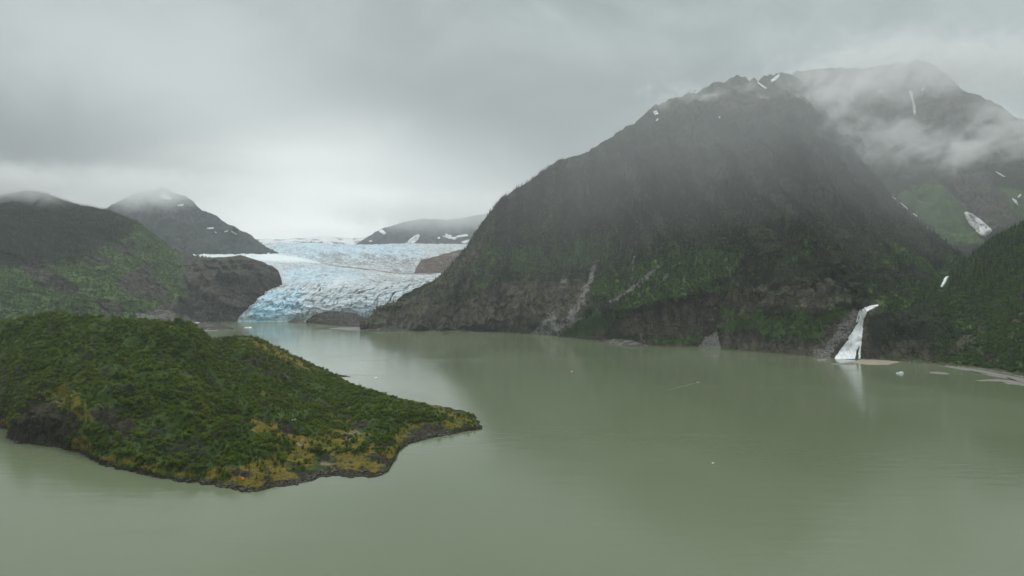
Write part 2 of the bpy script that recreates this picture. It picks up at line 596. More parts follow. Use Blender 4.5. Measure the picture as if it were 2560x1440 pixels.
# ------------------------------------------------------------------ big right mountain
def mtn_disp(amp_g, amp_b, gs, seed, ridge_keep=0.35, cliff=0.0):
    def f(co, s, xs):
        x, y, z = co[..., 0], co[..., 1], co[..., 2]
        k = np.clip(s, 0, 1)
        env = sstep(0.0, 0.06, k) * (ridge_keep + (1 - ridge_keep) * (1 - sstep(0.82, 1.0, k)))
        # gullies running down the slope
        g = ridged(x / gs + 0.15 * fbm(x / 300, y / 300, seed), y / (gs * 6), z / (gs * 5) + seed, 3)
        b = fbm(x / 260 + seed, y / 260, z / 200, 5)
        sm = fbm(x / 45 + seed, y / 45, z / 45, 3)
        co = co.copy()
        co[..., 2] += env * (amp_g * (g - 0.9) + amp_b * b + 0.12 * amp_b * sm)
        co[..., 1] -= env * (0.8 * amp_g * (g - 0.9) + 0.5 * amp_b * fbm(x / 140, z / 90, seed + 4, 4) + 0.22 * amp_b * sm)
        if cliff:
            ts = z / 24 + 0.9 * fbm(x / 120 + seed, y / 120, seed, 3)
            fr = ts - np.floor(ts)
            low = sstep(0.01, 0.05, k) * (1 - sstep(0.22, 0.45, k))
            co[..., 1] -= low * cliff * 0.8 * (fr - sstep(0.15, 0.75, fr) * 1.0)
            sh = np.clip(1 - k * 5, 0, 1) * sstep(0.0, 0.02, k)
            co[..., 1] -= cliff * sh * (fbm(x / 38 + seed, z / 55, seed, 4) + 0.5 * ridged(x / 60, z / 25, seed, 3) - 0.5)
        co[..., 1] -= env * 0.16 * amp_b * (ridged(x / 30 + seed, z / 70, y / 60, 3) - 0.9)
        # small bays and points along the shore
        shore = 1 - sstep(0.0, 0.05, k)
        co[..., 1] -= shore * 5.0 * fbm(x / 35 + seed, 0.5, seed, 4)
        return co
    return f


xsA = np.linspace(900, 2430, 620)
A_base = [(900, 826), (1000, 827.5), (1100, 827), (1240, 829.5), (1370, 838), (1440, 846), (1510, 853), (1600, 863), (1680, 866), (1760, 869), (1850, 877), (1950, 885), (2040, 891), (2085, 896), (2160, 900), (2270, 905), (2430, 915)]
A_ridge = [(900, 816, 2440), (925, 800, 2480), (942, 768, 2520), (960, 758, 2540), (1000, 752, 2560), (1040, 738, 2600), (1100, 690, 2700), (1160, 630, 2780), (1185, 582, 2810), (1215, 540, 2850), (1265, 490, 2920), (1330, 450, 2980), (1400, 405, 3040), (1480, 375, 3080), (1550, 330, 3110), (1610, 285, 3140), (1680, 240, 3180), (1740, 228, 3220), (1800, 206, 3240), (1840, 195, 3250), (1900, 199, 3300), (1950, 178, 3400), (2000, 200, 3300), (2050, 262, 3100), (2130, 370, 2880), (2180, 432, 2720), (2240, 508, 2520), (2290, 556, 2360), (2350, 602, 2180), (2430, 652, 1950)]


def A_prof(s, x):
    base = 0.10 * sstep(0, 0.05, s) + 0.90 * np.power(np.clip((s - 0.02) / 0.98, 0, 1), 1.12)
    # ice-scoured bench above the lake cliffs
    bench = 0.05 * np.exp(-((s - 0.16) / 0.07) ** 2)
    return np.clip(base + bench * sstep(1400, 1700, x), 0, 1)


shA, sA = ridge_sheet(xsA, A_base, A_ridge, A_prof, 330, mtn_disp(24, 34, 80, 3.1, 0.25, 18), sm=3)
pxA, pyA = shA.px()
envA = sstep(0.0, 0.05, sA) * (1 - sstep(0.8, 1.0, sA))
wobA = 14 * fbm(pxA / 60, pyA / 60, 3.3, 3)
dA = 0.0
for pts, wl, wr, am in [([(1372, 836), (1450, 805), (1530, 780), (1620, 757), (1720, 738), (1810, 716)], 60, 12, 42),
                        ([(1180, 600), (1150, 680), (1110, 750), (1060, 800)], 40, 40, 40), ([(1330, 560), (1290, 650), (1220, 720), (1200, 800)], 55, 30, 50),
                        ([(1480, 560), (1440, 660), (1410, 730)], 40, 25, 36), ([(1680, 480), (1640, 600), (1590, 690)], 60, 35, 36),
                        ([(1840, 300), (1830, 450), (1800, 600), (1790, 700)], 80, 50, 60), ([(1960, 260), (2000, 420), (2060, 560), (2100, 660)], 90, 50, 60),
                        ([(1620, 330), (1600, 430), (1570, 540)], 60, 40, 45), ([(1790, 808), (1900, 784), (2010, 786), (2120, 764)], 30, 9, 22), ([(1925, 866), (2000, 850), (2060, 842)], 16, 7, 12),
                        ([(1875, 740), (1960, 700), (2060, 690), (2140, 712)], 30, 10, 26), ([(940, 766), (1010, 752), (1080, 762), (1130, 775)], 30, 10, 18)]:
    dA = np.maximum(dA, am * spur(pxA + wobA, pyA + 0.6 * wobA, pts, wl, wr))
shA.co = pull(shA.co, dA * envA)
# crags along the summit skyline
_x = shA.co[..., 0]
shA.co[..., 2] += sstep(0.8, 1.0, np.clip(sA, 0, 1)) * sstep(1300, 1620, pxA) * (15 * fbm(_x / 85, 2.0, 7.1, 4) + 9 * (ridged(_x / 45, 1.0, 3.1, 3) - 0.9))
slA = shA.slope()
nzA = fbm(shA.co[..., 0] / 120, shA.co[..., 1] / 120, shA.co[..., 2] / 120, 4)
nzA2 = fbm(shA.co[..., 0] / 30, shA.co[..., 1] / 30, shA.co[..., 2] / 60 + 9, 3)


def pm(px, py, poly, soft=12.0, nz=None, na=10.0):
    d = polydist(px, py, poly)
    if nz is not None: d = d + nz * na
    return sstep(-soft, soft, d)


greenA = np.zeros_like(pxA)
for poly, wt in [
    ([(1365, 842), (1430, 812), (1520, 778), (1600, 748), (1700, 728), (1800, 712), (1810, 726), (1700, 752), (1610, 772), (1540, 805), (1500, 830), (1520, 856)], 1.0),
    ([(1175, 722), (1230, 690), (1290, 655), (1350, 632), (1345, 650), (1290, 690), (1240, 705), (1190, 735)], 1.0),
    ([(1470, 730), (1500, 700), (1560, 660), (1640, 640), (1760, 620), (1860, 640), (1850, 690), (1700, 735), (1560, 755), (1480, 755)], 0.72),
    ([(1085, 765), (1112, 752), (1128, 770), (1105, 795), (1065, 812), (1075, 790)], 0.9),
    ([(1785, 812), (1850, 795), (1900, 785), (2000, 788), (2110, 768), (2160, 766), (2100, 810), (2060, 850), (1960, 838), (1880, 842), (1800, 822)], 0.95),
    ([(1920, 868), (1990, 850), (2062, 842), (2060, 856), (2000, 882), (1930, 880)], 0.9),
    ([(1610, 848), (1680, 835), (1740, 822), (1760, 835), (1720, 850), (1700, 866), (1620, 866)], 0.95),
    ([(1250, 690), (1330, 640), (1420, 610), (1540, 580), (1560, 640), (1480, 690), (1400, 690), (1300, 720)], 0.55),
    ([(1110, 700), (1160, 650), (1190, 640), (1170, 690), (1120, 740)], 0.7),
    ([(1370, 840), (1400, 822), (1480, 838), (1520, 856), (1440, 850)], 1.0),
    ([(1310, 780), (1340, 765), (1350, 780), (1300, 815), (1290, 810)], 0.8),
]:
    greenA = np.maximum(greenA, wt * pm(pxA, pyA, poly, 12, nzA + 0.5 * nzA2, 24))
greenA = np.maximum(greenA, sstep(520, 660, pyA) * np.clip(0.42 + 0.7 * nzA + 0.25 * nzA2, 0, 0.75))
rockA = np.zeros_like(pxA)
for poly, wt in [
    ([(880, 830), (930, 760), (1040, 735), (1130, 760), (1290, 690), (1480, 690), (1470, 780), (1400, 835), (1100, 832)], 1.0),
    ([(1040, 740), (1160, 620), (1200, 600), (1210, 640), (1120, 760)], 0.72),
    ([(1520, 818), (1600, 778), (1700, 755), (1800, 730), (1800, 800), (1760, 830), (1640, 838), (1560, 850)], 1.0),
    ([(1800, 740), (1900, 690), (2050, 680), (2140, 700), (2140, 760), (2000, 775), (1870, 772), (1800, 760)], 0.85),
    ([(1790, 880), (1800, 825), (1900, 845), (2060, 858), (2060, 895)], 1.0),
    ([(2040, 892), (2090, 830), (2140, 765), (2190, 755), (2180, 900)], 1.0),
    ([(1500, 845), (1560, 838), (1640, 845), (1620, 868), (1520, 862)], 0.9),
    ([(2150, 905), (2160, 840), (2330, 840), (2340, 920)], 0.8),
]:
    rockA = np.maximum(rockA, wt * pm(pxA, pyA, poly, 14, nzA + 0.5 * nzA2, 26))
paleA = np.zeros_like(pxA)
for pts, wd, wt in [
    ([(1492, 655), (1478, 690), (1462, 730), (1440, 775), (1400, 815), (1372, 836)], 9, 0.75),
    ([(1412, 690), (1405, 730), (1380, 780)], 10, 0.5),
    ([(1585, 640), (1580, 690), (1572, 720)], 5, 0.6),
    ([(1645, 668), (1600, 705), (1560, 735), (1528, 756)], 6, 0.85),
    ([(1668, 690), (1640, 715)], 4, 0.8),
    ([(1205, 672), (1160, 720), (1130, 760)], 9, 0.45),
    ([(1790, 772), (1780, 800)], 6, 0.6),
    ([(2140, 790), (2110, 830), (2075, 870), (2050, 890)], 20, 0.85),
]:
    paleA = np.maximum(paleA, 0.82 * wt * sstep(wd * 1.6, wd * 0.3, linedist(pxA, pyA, pts) - nzA2 * wd * 0.6))
paleA = np.maximum(paleA, 0.62 * pm(pxA, pyA, [(1322, 838), (1372, 788), (1388, 786), (1400, 812), (1455, 788), (1470, 792), (1400, 838)], 5, nzA2, 3))
paleA = np.maximum(paleA, 0.85 * pm(pxA, pyA, [(1745, 871), (1760, 845), (1782, 830), (1793, 818), (1798, 850), (1802, 872)], 5, nzA2, 3))
scarA = paleA.copy()
greenA = np.clip(greenA + 0.12 * nzA, 0, 1) * (1 - scarA)
mossA = 0.7 * pm(pxA, pyA, [(930, 790), (950, 758), (1010, 750), (1060, 760), (1000, 790)], 8) + 0.8 * pm(pxA, pyA, [(905, 828), (960, 815), (1010, 822), (1010, 830)], 4) + 0.8 * pm(pxA, pyA, [(1510, 856), (1560, 843), (1590, 850), (1560, 868)], 5)
rockA = np.maximum(rockA, sstep(8, 2, shA.co[..., 2]))
rockA = np.maximum(rockA, 0.55 * sstep(330, 230, pyA + nzA * 60))
shA.build('mountain', M_mount, np.stack([greenA, rockA, paleA, np.clip(mossA, 0, 1)], -1))

# ------------------------------------------------------------------ mountain behind (upper right)
xsB = np.linspace(1880, 2960, 300)
B_base = [(1880, 640, 2700), (2100, 660, 2650), (2300, 670, 2500), (2500, 680, 2500), (2960, 690, 2500)]
B_ridge = [(1880, 230, 4100), (2000, 180, 4200), (2150, 168, 4250), (2250, 158, 4250), (2310, 152, 4250), (2360, 178, 4250), (2420, 225, 4200), (2480, 255, 4200), (2560, 295, 4200), (2700, 330, 4300), (2960, 420, 4300)]
shB, sB = ridge_sheet(xsB, B_base, B_ridge, lambda s, x: np.power(s, 1.25), 200, mtn_disp(46, 60, 150, 7.7, 0.3), basez=None, backrun=1500)
pxB, pyB = shB.px()
nzB = fbm(shB.co[..., 0] / 150, shB.co[..., 1] / 150, shB.co[..., 2] / 150, 4)
greenB = np.maximum.reduce([
    0.95 * pm(pxB, pyB, [(2230, 500), (2300, 470), (2340, 450), (2430, 540), (2470, 610), (2240, 610)], 16, nzB, 16),
    0.8 * pm(pxB, pyB, [(2470, 470), (2500, 500), (2560, 560), (2700, 650), (2700, 560), (2530, 470)], 16, nzB, 18)])
rockB = np.maximum(0.75 * pm(pxB, pyB, [(2330, 400), (2460, 430), (2560, 560), (2480, 600), (2420, 530)], 20, nzB, 18), sstep(420, 300, pyB + nzB * 40))
rockB = np.maximum(rockB, 0.8 * sstep(7, 2, linedist(pxB, pyB, [(2185, 446), (2250, 506), (2290, 540), (2330, 570)]) - 3 * nzB))
shB.build('back_mountain', M_mount, np.stack([greenB, rockB, 0 * rockB, 0 * rockB], -1))

# ------------------------------------------------------------------ wooded slope at the right shore
xsC = np.linspace(2140, 2960, 330)
C_base = [(2140, 898), (2200, 901), (2270, 904.5), (2330, 910), (2400, 917), (2450, 922), (2510, 932), (2560, 944), (2700, 985), (2960, 1060)]
C_ridge = [(2140, 890, 1500), (2165, 830, 1520), (2185, 775, 1545), (2200, 765, 1560), (2260, 733, 1640), (2330, 700, 1730), (2370, 688, 1780), (2420, 650, 1800), (2470, 606, 1800), (2530, 572, 1790), (2560, 556, 1780), (2700, 505, 1760), (2960, 430, 1750)]
shC, sC = ridge_sheet(xsC, C_base, C_ridge, lambda s, x: 0.10 * sstep(0.03, 0.12, s) + 0.90 * np.power(s, 1.15), 210, mtn_disp(7, 15, 70, 12.4, 0.3, 7), sm=3, backrun=420, back=0.35)
pxC, pyC = shC.px()
nzC = fbm(shC.co[..., 0] / 60, shC.co[..., 1] / 60, shC.co[..., 2] / 60, 4)
rockC = np.maximum.reduce([
    0.75 * sstep(0.25, 0.55, nzC),
    0.9 * pm(pxC, pyC, [(2145, 900), (2155, 820), (2180, 800), (2240, 860), (2350, 870), (2340, 912)], 10, nzC, 14),
    0.75 * pm(pxC, pyC, [(2340, 905), (2360, 870), (2440, 790), (2480, 790), (2460, 840), (2400, 890)], 10, nzC, 14),
    sstep(6, 2, shC.co[..., 2])])
greenC = 0.62 + 0.5 * nzC
paleC = 0.8 * pm(pxC, pyC, [(2180, 870), (2172, 835), (2190, 850), (2215, 850), (2210, 872)], 5, nzC, 6)
paleC = np.maximum(paleC, 0.7 * sstep(1.6, 0.6, shC.co[..., 2]) * sstep(2360, 2400, pxC))
shC.build('wooded_slope', M_mount, np.stack([np.clip(greenC, 0, 1), rockC, paleC, 0 * rockC], -1))

# ------------------------------------------------------------------ hill at the left, with the bare rock knob beside the ice
xsF = np.linspace(-420, 735, 470)
F_base = [(-420, 850), (0, 850), (200, 848), (340, 838), (420, 826), (490, 806.5), (540, 805), (597, 804), (640, 801), (735, 795)]
F_ridge = [(-420, 410, 3500), (-100, 470, 3550), (0, 488, 3600), (60, 475, 3650), (110, 482, 3650), (160, 503, 3660), (220, 514, 3680), (280, 530, 3700), (340, 552, 3720), (380, 582, 3720), (420, 610, 3700), (450, 628, 3660), (480, 641, 3620), (520, 646, 3600), (560, 643, 3600), (600, 639, 3600), (630, 645, 3590), (660, 655, 3570), (685, 670, 3540), (698, 683, 3500), (704, 700, 3450), (712, 740, 3380), (735, 775, 3300)]


def F_prof(s, x):
    a = np.power(s, 1.15) * 0.86 + 0.14 * sstep(0.55, 0.95, s)
    knob = 0.30 * sstep(0.02, 0.22, s) + 0.22 * sstep(0.28, 0.42, s) + 0.48 * np.power(s, 1.1)
    k = sstep(420, 520, x)
    return a * (1 - k) + knob * k


def F_disp(co, s, xs):
    co = mtn_disp(15, 40, 150, 21.3, 0.2, 12)(co, s, xs)
    x, y, z = co[..., 0], co[..., 1], co[..., 2]
    k = np.clip(s, 0, 1)
    env = sstep(0, 0.08, k) * (1 - sstep(0.75, 0.98, k))
    kn = sstep(400, 480, to_px(co)[0])
    # diagonal slabs dipping to the right
    sl = ridged((x * 0.55 + z * 1.0) / 75 + 0.5 * fbm(x / 160, z / 160, 4), (x - z) / 420, 2.2, 4)
    co[..., 1] -= env * (16 + 12 * kn) * (sl - 0.9)
    co[..., 2] += env * (8 + 3 * kn) * (sl - 0.9)
    return co


shF, sF = ridge_sheet(xsF, F_base, F_ridge, F_prof, 300, F_disp, sm=2, backrun=700)
pxF, pyF = shF.px()
envF = sstep(0.0, 0.06, sF) * (1 - sstep(0.85, 1.0, sF))
wobF = 12 * fbm(pxF / 50, pyF / 50, 5.3, 3)
dF = 0.0
for pts, wl, wr, am in [([(345, 560), (385, 610), (420, 670), (445, 745), (440, 770)], 20, 70, 120), ([(300, 620), (350, 600), (395, 640)], 40, 20, 50), ([(60, 640), (110, 650), (170, 690), (240, 750)], 70, 22, 80),
                        ([(180, 560), (220, 630), (300, 690), (330, 745)], 50, 35, 70), ([(0, 560), (60, 600), (100, 640)], 70, 40, 50), ([(240, 735), (290, 760), (340, 790)], 30, 16, 40),
                        ([(520, 650), (560, 690), (600, 720), (660, 735)], 40, 18, 60), ([(470, 700), (520, 740), (600, 765)], 30, 18, 40), ([(600, 645), (650, 670), (690, 700)], 25, 25, 30)]:
    dF = np.maximum(dF, am * spur(pxF + wobF, pyF + 0.6 * wobF, pts, wl, wr))
shF.co = pull(shF.co, dF * envF)
slF = shF.slope()
nzF = fbm(shF.co[..., 0] / 110, shF.co[..., 1] / 110, shF.co[..., 2] / 110, 4)
rockF = np.maximum.reduce([
    pm(pxF, pyF, [(430, 620), (470, 634), (720, 640), (740, 820), (330, 830), (345, 790), (420, 760), (470, 740), (455, 690), (470, 660)], 12, nzF, 14),
    0.85 * pm(pxF, pyF, [(290, 720), (300, 690), (370, 660), (400, 700), (440, 745), (400, 760), (330, 745)], 12, nzF, 14),
    0.75 * pm(pxF, pyF, [(25, 665), (80, 648), (130, 665), (200, 720), (180, 745), (90, 700)], 12, nzF, 14),
    0.75 * pm(pxF, pyF, [(200, 640), (270, 640), (280, 665), (210, 665)], 12, nzF, 14),
    0.7 * pm(pxF, pyF, [(280, 610), (340, 600), (350, 640), (290, 640)], 12, nzF, 14),
    0.75 * pm(pxF, pyF, [(235, 745), (300, 750), (310, 790), (260, 800)], 10, nzF, 12),
    0.5 * sstep(0.5, 0.75, slF)])
forF = pm(pxF, pyF, [(-430, 400), (0, 470), (110, 470), (260, 515), (340, 555), (300, 600), (190, 650), (60, 660), (-430, 680)], 18, nzF, 26)
greenF = np.clip(0.75 + 0.55 * nzF, 0, 1) * (1 - 0.8 * forF)
greenF = np.maximum(greenF, 0.9 * pm(pxF, pyF, [(380, 560), (470, 660), (450, 740), (420, 720), (370, 620), (340, 580)], 12, nzF, 12))
greenF = np.maximum(greenF, 0.9 * pm(pxF, pyF, [(-400, 690), (100, 720), (260, 770), (400, 765), (330, 750), (120, 690), (0, 660)], 12, nzF, 12))
paleF = 0.75 * pm(pxF, pyF, [(330, 815), (345, 782), (395, 780), (500, 800), (500, 830)], 8, nzF, 12)
paleF = np.maximum(paleF, 0.38 * pm(pxF, pyF, [(470, 810), (500, 740), (560, 745), (660, 740), (640, 810)], 10, nzF, 24))
rockF = np.maximum(rockF, sstep(8, 2, shF.co[..., 2]))
shF.build('left_hill', M_left, np.stack([greenF, rockF, paleF, 0.3 * forF * 0], -1))

# ------------------------------------------------------------------ farther mountains
xsE = np.linspace(60, 712, 220)
E_base = [(60, 655, 5600), (400, 650, 5700), (712, 640, 5900)]
E_ridge = [(60, 560, 6900), (200, 535, 6900), (300, 505, 6900), (350, 480, 6900), (392, 462, 6900), (410, 470, 6880), (440, 486, 6850), (470, 496, 6800), (500, 520, 6750), (560, 553, 6600), (612, 580, 6450), (650, 606, 6300), (675, 624, 6150), (690, 637, 6000), (712, 652, 5950)]
shE, sE = ridge_sheet(xsE, E_base, E_ridge, lambda s, x: np.power(s, 1.05), 110, mtn_disp(30, 60, 170, 31.1, 0.35), basez=None, backrun=1500)
pxE, pyE = shE.px()
nzE = fbm(shE.co[..., 0] / 200, shE.co[..., 1] / 200, shE.co[..., 2] / 200, 4)
shE.build('far_left_mountain', M_far, np.stack([0 * nzE, sstep(620, 520, pyE + 30 * nzE), 0 * nzE, 0 * nzE], -1))

xsJ = np.linspace(840, 1330, 200)
J_base = [(840, 640, 8600), (1330, 650, 8600)]
J_ridge = [(840, 618, 9300), (885, 610, 9400), (930, 586, 9700), (960, 570, 9900), (1010, 555, 10200), (1060, 545, 10300), (1120, 550, 10300), (1200, 535, 10300), (1330, 520, 10300)]
shJ, sJ = ridge_sheet(xsJ, J_base, J_ridge, lambda s, x: np.power(s, 1.0), 80, mtn_disp(40, 60, 300, 41.1, 0.2), basez=None, backrun=1500)
shJ.build('far_right_mountain', M_far, np.zeros(shJ.co.shape[:2] + (4,)))

xsK = np.linspace(560, 1000, 120)
shK, sK = ridge_sheet(xsK, [(560, 640, 9000), (1000, 640, 9000)], [(560, 600, 11000), (700, 597, 11000), (760, 594, 11000), (820, 590, 11000), (880, 596, 11000), (940, 590, 11000), (1000, 590, 11000)],
                      lambda s, x: np.power(s, 1.0), 50, mtn_disp(25, 40, 300, 51.1, 0.3), basez=None, backrun=1200)
mk = np.zeros(shK.co.shape[:2] + (4,))
nzK = fbm(shK.co[..., 0] / 250, shK.co[..., 1] / 250, shK.co[..., 2] / 80, 4)
mk[..., 2] = 1.0 - 0.9 * sstep(0.15, 0.4, nzK)
shK.build('snow_field', M_far, mk)

# ------------------------------------------------------------------ glacier
def lofted(lines, nu, nv_seg):
    """Loft through polylines of (px, py, D); each is resampled evenly, rows are blended smoothly."""
    rows = []
    for ln in lines:
        a = np.array([P(*q) for q in ln])
        d = np.concatenate([[0], np.cumsum(np.hypot(np.diff([q[0] for q in ln]), np.diff([q[1] for q in ln])))])
        t = np.linspace(0, d[-1], nu)
        rows.append(np.stack([np.interp(t, d, a[:, k]) for k in range(3)], -1))
    rows = np.array(rows)
    n = len(rows)
    out_ = []
    vpar = []
    for k in range(n - 1):
        p0, p1, p2, p3 = rows[max(k - 1, 0)], rows[k], rows[k + 1], rows[min(k + 2, n - 1)]
        m1, m2 = (p2 - p0) * 0.5, (p3 - p1) * 0.5
        if k == 0: m1 = p2 - p1
        if k == n - 2: m2 = p2 - p1
        m1 = np.where(np.abs(m1) > 1.5 * np.abs(p2 - p1), np.sign(m1) * 1.5 * np.abs(p2 - p1), m1)
        m2 = np.where(np.abs(m2) > 1.5 * np.abs(p2 - p1), np.sign(m2) * 1.5 * np.abs(p2 - p1), m2)
        for j in range(nv_seg[k] + (1 if k == n - 2 else 0)):
            t = j / nv_seg[k]
            out_.append((2 * t**3 - 3 * t**2 + 1) * p1 + (t**3 - 2 * t**2 + t) * m1 + (-2 * t**3 + 3 * t**2) * p2 + (t**3 - t**2) * m2)
            vpar.append(k + t)
    return np.array(out_), np.array(vpar)


g_lines = [
    [(590, 812, 2990), (640, 813, 2990), (700, 814, 2980), (770, 815, 2960), (850, 815, 2960), (960, 815, 2960)],
    [(594, 803.5, 3060), (640, 803.5, 3050), (700, 804, 3040), (770, 803, 3030), (850, 800, 3030), (975, 795, 3030)],
    [(606, 792, 3085), (650, 788, 3080), (700, 786, 3070), (770, 780, 3060), (850, 774, 3060), (985, 770, 3070)],
    [(632, 770, 3130), (670, 763, 3130), (720, 758, 3130), (780, 752, 3130), (860, 748, 3140), (1010, 745, 3150)],
    [(660, 742, 3230), (700, 736, 3240), (750, 730, 3250), (810, 726, 3260), (900, 724, 3270), (1060, 718, 3290)],
    [(688, 716, 3420), (730, 710, 3450), (790, 704, 3500), (860, 702, 3520), (950, 703, 3550), (1110, 700, 3560)],
    [(690, 690, 3800), (740, 684, 3900), (810, 680, 4000), (880, 680, 4050), (980, 688, 4000), (1150, 688, 3960)],
    [(640, 668, 4350), (700, 664, 4500), (780, 660, 4650), (880, 668, 4600), (1000, 680, 4500), (1180, 680, 4400)],
    [(560, 652, 5000), (640, 650, 5200), (740, 648, 5300), (860, 654, 5300), (1000, 662, 5200), (1200, 662, 5100)],
    [(500, 641, 5500), (640, 639.5, 5800), (740, 632, 6000), (860, 632, 6100), (1000, 640, 6100), (1220, 640, 6000)],
    [(480, 639, 6000), (660, 634, 6300), (760, 618, 6700), (860, 620, 6800), (1000, 622, 6900), (1240, 622, 6900)],
    [(560, 622, 7600), (680, 608, 7700), (780, 609, 7800), (880, 614, 7900), (1010, 611, 8000), (1260, 613, 8000)],
    [(560, 618, 8300), (680, 612, 8300), (780, 613, 8400), (880, 617, 8500), (1010, 616, 8600), (1260, 617, 8600)],
]
NU_G = 620
gco, gv = lofted(g_lines, NU_G, [4, 34, 44, 54, 50, 46, 44, 36, 36, 36, 30, 6])
gu = np.linspace(0, 1, NU_G)[None]
gvv = gv[:, None]
gx, gy, gz = gco[..., 0], gco[..., 1], gco[..., 2]
gpx0, gpy0 = to_px(gco)
# fan-shaped crevasses of the front, seracs of the ice falls, flow bands on the tongue
fan = gu * 1.0 + 0.03 * fbm(gu * 6, gvv * 0.6, 2.0, 3)
env_front = sstep(0.9, 1.6, gvv) * (1 - sstep(4.0, 5.2, gvv))
wob = 0.018 * fbm(gu * 9, gvv * 1.3, 6.0, 4)
shear = 0.05 * (gvv - 2.5) * (gu - 0.35) + 0.012 * np.sin(gvv * 2.2 + gu * 9)
crk1 = sstep(1.28, 1.66, ridged((fan + wob + shear) * 24, gvv * 0.45 + 1.5, 0.3, 3, 0.5))
crk2 = sstep(1.30, 1.70, ridged((fan + 1.8 * wob - 1.5 * shear) * 40, gvv * 0.9, 4.3, 3, 0.5))
crev = 1.3 - crk1
crev2 = 1.3 - crk2
shelf = fbm(gx / 70, gy / 70, gz / 30, 4)
env_up = sstep(7.5, 8.6, gvv) * (1 - sstep(11.0, 12.0, gvv))
ser = ridged(gx / 130 + 0.4 * fbm(gx / 260, gy / 260), gy / 170, 2.0, 4, 0.6)
trans = ridged(gx / 260 + 0.5 * fbm(gx / 200, gy / 200, 3.0), gy / 60, 5.0, 4, 0.6)
mid_env = sstep(3.8, 5.0, gvv) * (1 - sstep(7.6, 8.4, gvv))
left_front = (1 - sstep(0.25, 0.42, gu)) * (1 - sstep(3.6, 4.4, gvv))
dz = env_front * (20 * (crev - 0.9) + 13 * (crev2 - 0.9)) + 5 * shelf * sstep(0.95, 1.4, gvv)
dz = dz * (1 - 0.45 * left_front) + left_front * 9 * ridged(gx / 55, gz / 30, 1.0, 4, 0.55) * sstep(0.95, 1.5, gvv) * 0.6
dz += env_up * (14 * (ser - 0.9)) + mid_env * (4.5 * (trans - 0.9) + 3.0 * (ser - 0.9))
gco[..., 2] += dz * sstep(0.8, 1.3, gvv)
gco[..., 1] -= env_front * (16 * (crev - 0.95) + 10 * (crev2 - 0.9)) + 12 * shelf * sstep(0.5, 1.0, gvv) * (1 - sstep(4, 6, gvv))
shG = Sheet(gco)
gpx, gpy = shG.px()
# colour: r = blue ice, g = dirt and darkened crevasse lines, b = clean white
fl = fbm(gu * 16 + 0.3 * gvv, gvv * 1.1, 7.0, 4)
fine_d = ridged(gx / 42 + 0.6 * fbm(gx / 120, gy / 120), gy / 75, 3.0, 4, 0.6)
dirt_zone = np.maximum.reduce([
    0.85 * pm(gpx, gpy, [(840, 800), (850, 720), (930, 695), (1150, 680), (1120, 760), (1000, 800)], 35),
    0.42 + 0 * gpx,
    0.80 * pm(gpx, gpy, [(900, 676), (960, 645), (1030, 640), (1160, 630), (1160, 690), (1000, 688)], 20),
    0.85 * pm(gpx, gpy, [(690, 650), (780, 622), (960, 630), (1040, 640), (960, 672), (800, 665)], 25),
    0.45 * pm(gpx, gpy, [(720, 800), (740, 735), (850, 725), (860, 790)], 20),
])
dirt = dirt_zone * (0.35 + 1.1 * sstep(0.75, 1.7, fine_d)) * (1 - 0.55 * env_front)
dark_line = env_front * dirt_zone * (2.3 * crk1 + 1.8 * crk2)  # ice colour darkened along the crevasse lines
dirt = np.maximum(dirt * (0.65 + 0.6 * fl), dark_line)
# swirling debris bands and dark crack lines on the tongue and the upper fall
band = ridged(gu * 9 + 0.25 * fbm(gu * 5, gvv * 0.8, 1.0, 3), gvv * 2.4 + 1.4 * gu, 8.0, 4, 0.6)
cracks = sstep(1.35, 1.75, ridged(gx / 95 + 0.5 * fbm(gx / 150, gy / 150, 6.0), gy / 48, 9.0, 4, 0.65))
dirt = np.maximum(dirt, (0.45 + 0.5 * dirt_zone) * cracks * sstep(3.6, 4.6, gvv))
dirt = np.maximum(dirt, 0.75 * dirt_zone * sstep(1.2, 1.7, band) * sstep(3.8, 5.0, gvv))
mor = linedist(gpx, gpy, [(730, 646), (780, 654), (850, 666), (920, 674), (1000, 684), (1090, 685)])
dirt = np.maximum(dirt, 0.9 * sstep(2.4, 0.6, mor + 1.6 * fl) * sstep(740, 850, gpx))
mor2 = linedist(gpx, gpy, [(718, 638), (730, 648), (760, 655)])
dirt = np.maximum(dirt, 0.6 * sstep(4, 1, mor2 + 2 * fl))
blue = np.maximum.reduce([
    0.95 * pm(gpx, gpy, [(590, 812), (620, 775), (680, 735), (745, 720), (760, 760), (735, 800), (690, 812)], 18),
    0.55 * pm(gpx, gpy, [(690, 695), (740, 665), (850, 668), (920, 690), (860, 705), (720, 705)], 20),
    0.8 * pm(gpx, gpy, [(670, 640), (690, 605), (880, 612), (900, 640), (800, 650), (740, 632)], 16),
    0.55 * pm(gpx, gpy, [(860, 640), (880, 612), (1020, 612), (1060, 635), (960, 650)], 18)])
blue = (blue + 0.16) * (0.5 + 1.0 * sstep(-0.3, 0.5, fbm(gx / 90, gy / 140, gz / 40 + 4, 4)))
blue = np.maximum(blue, 0.9 * env_front * crk2 * pm(gpx, gpy, [(690, 790), (700, 725), (800, 715), (830, 760), (760, 790)], 15))
white = np.maximum(pm(gpx, gpy, [(480, 646), (480, 635), (680, 634), (735, 640), (800, 656), (700, 653), (620, 650)], 5), 0.35 * pm(gpx, gpy, [(700, 745), (850, 690), (900, 700), (740, 745)], 12))
dirt = dirt * (1 - 0.85 * white) * (1 - 0.6 * left_front)
gm, t = new_mat('glacier_ice')
pos = t.new('ShaderNodeNewGeometry').outputs['Position']
at = t.new('ShaderNodeAttribute', attribute_name='mask')
sp = t.new('ShaderNodeSeparateColor', i_0=at.outputs['Color'])
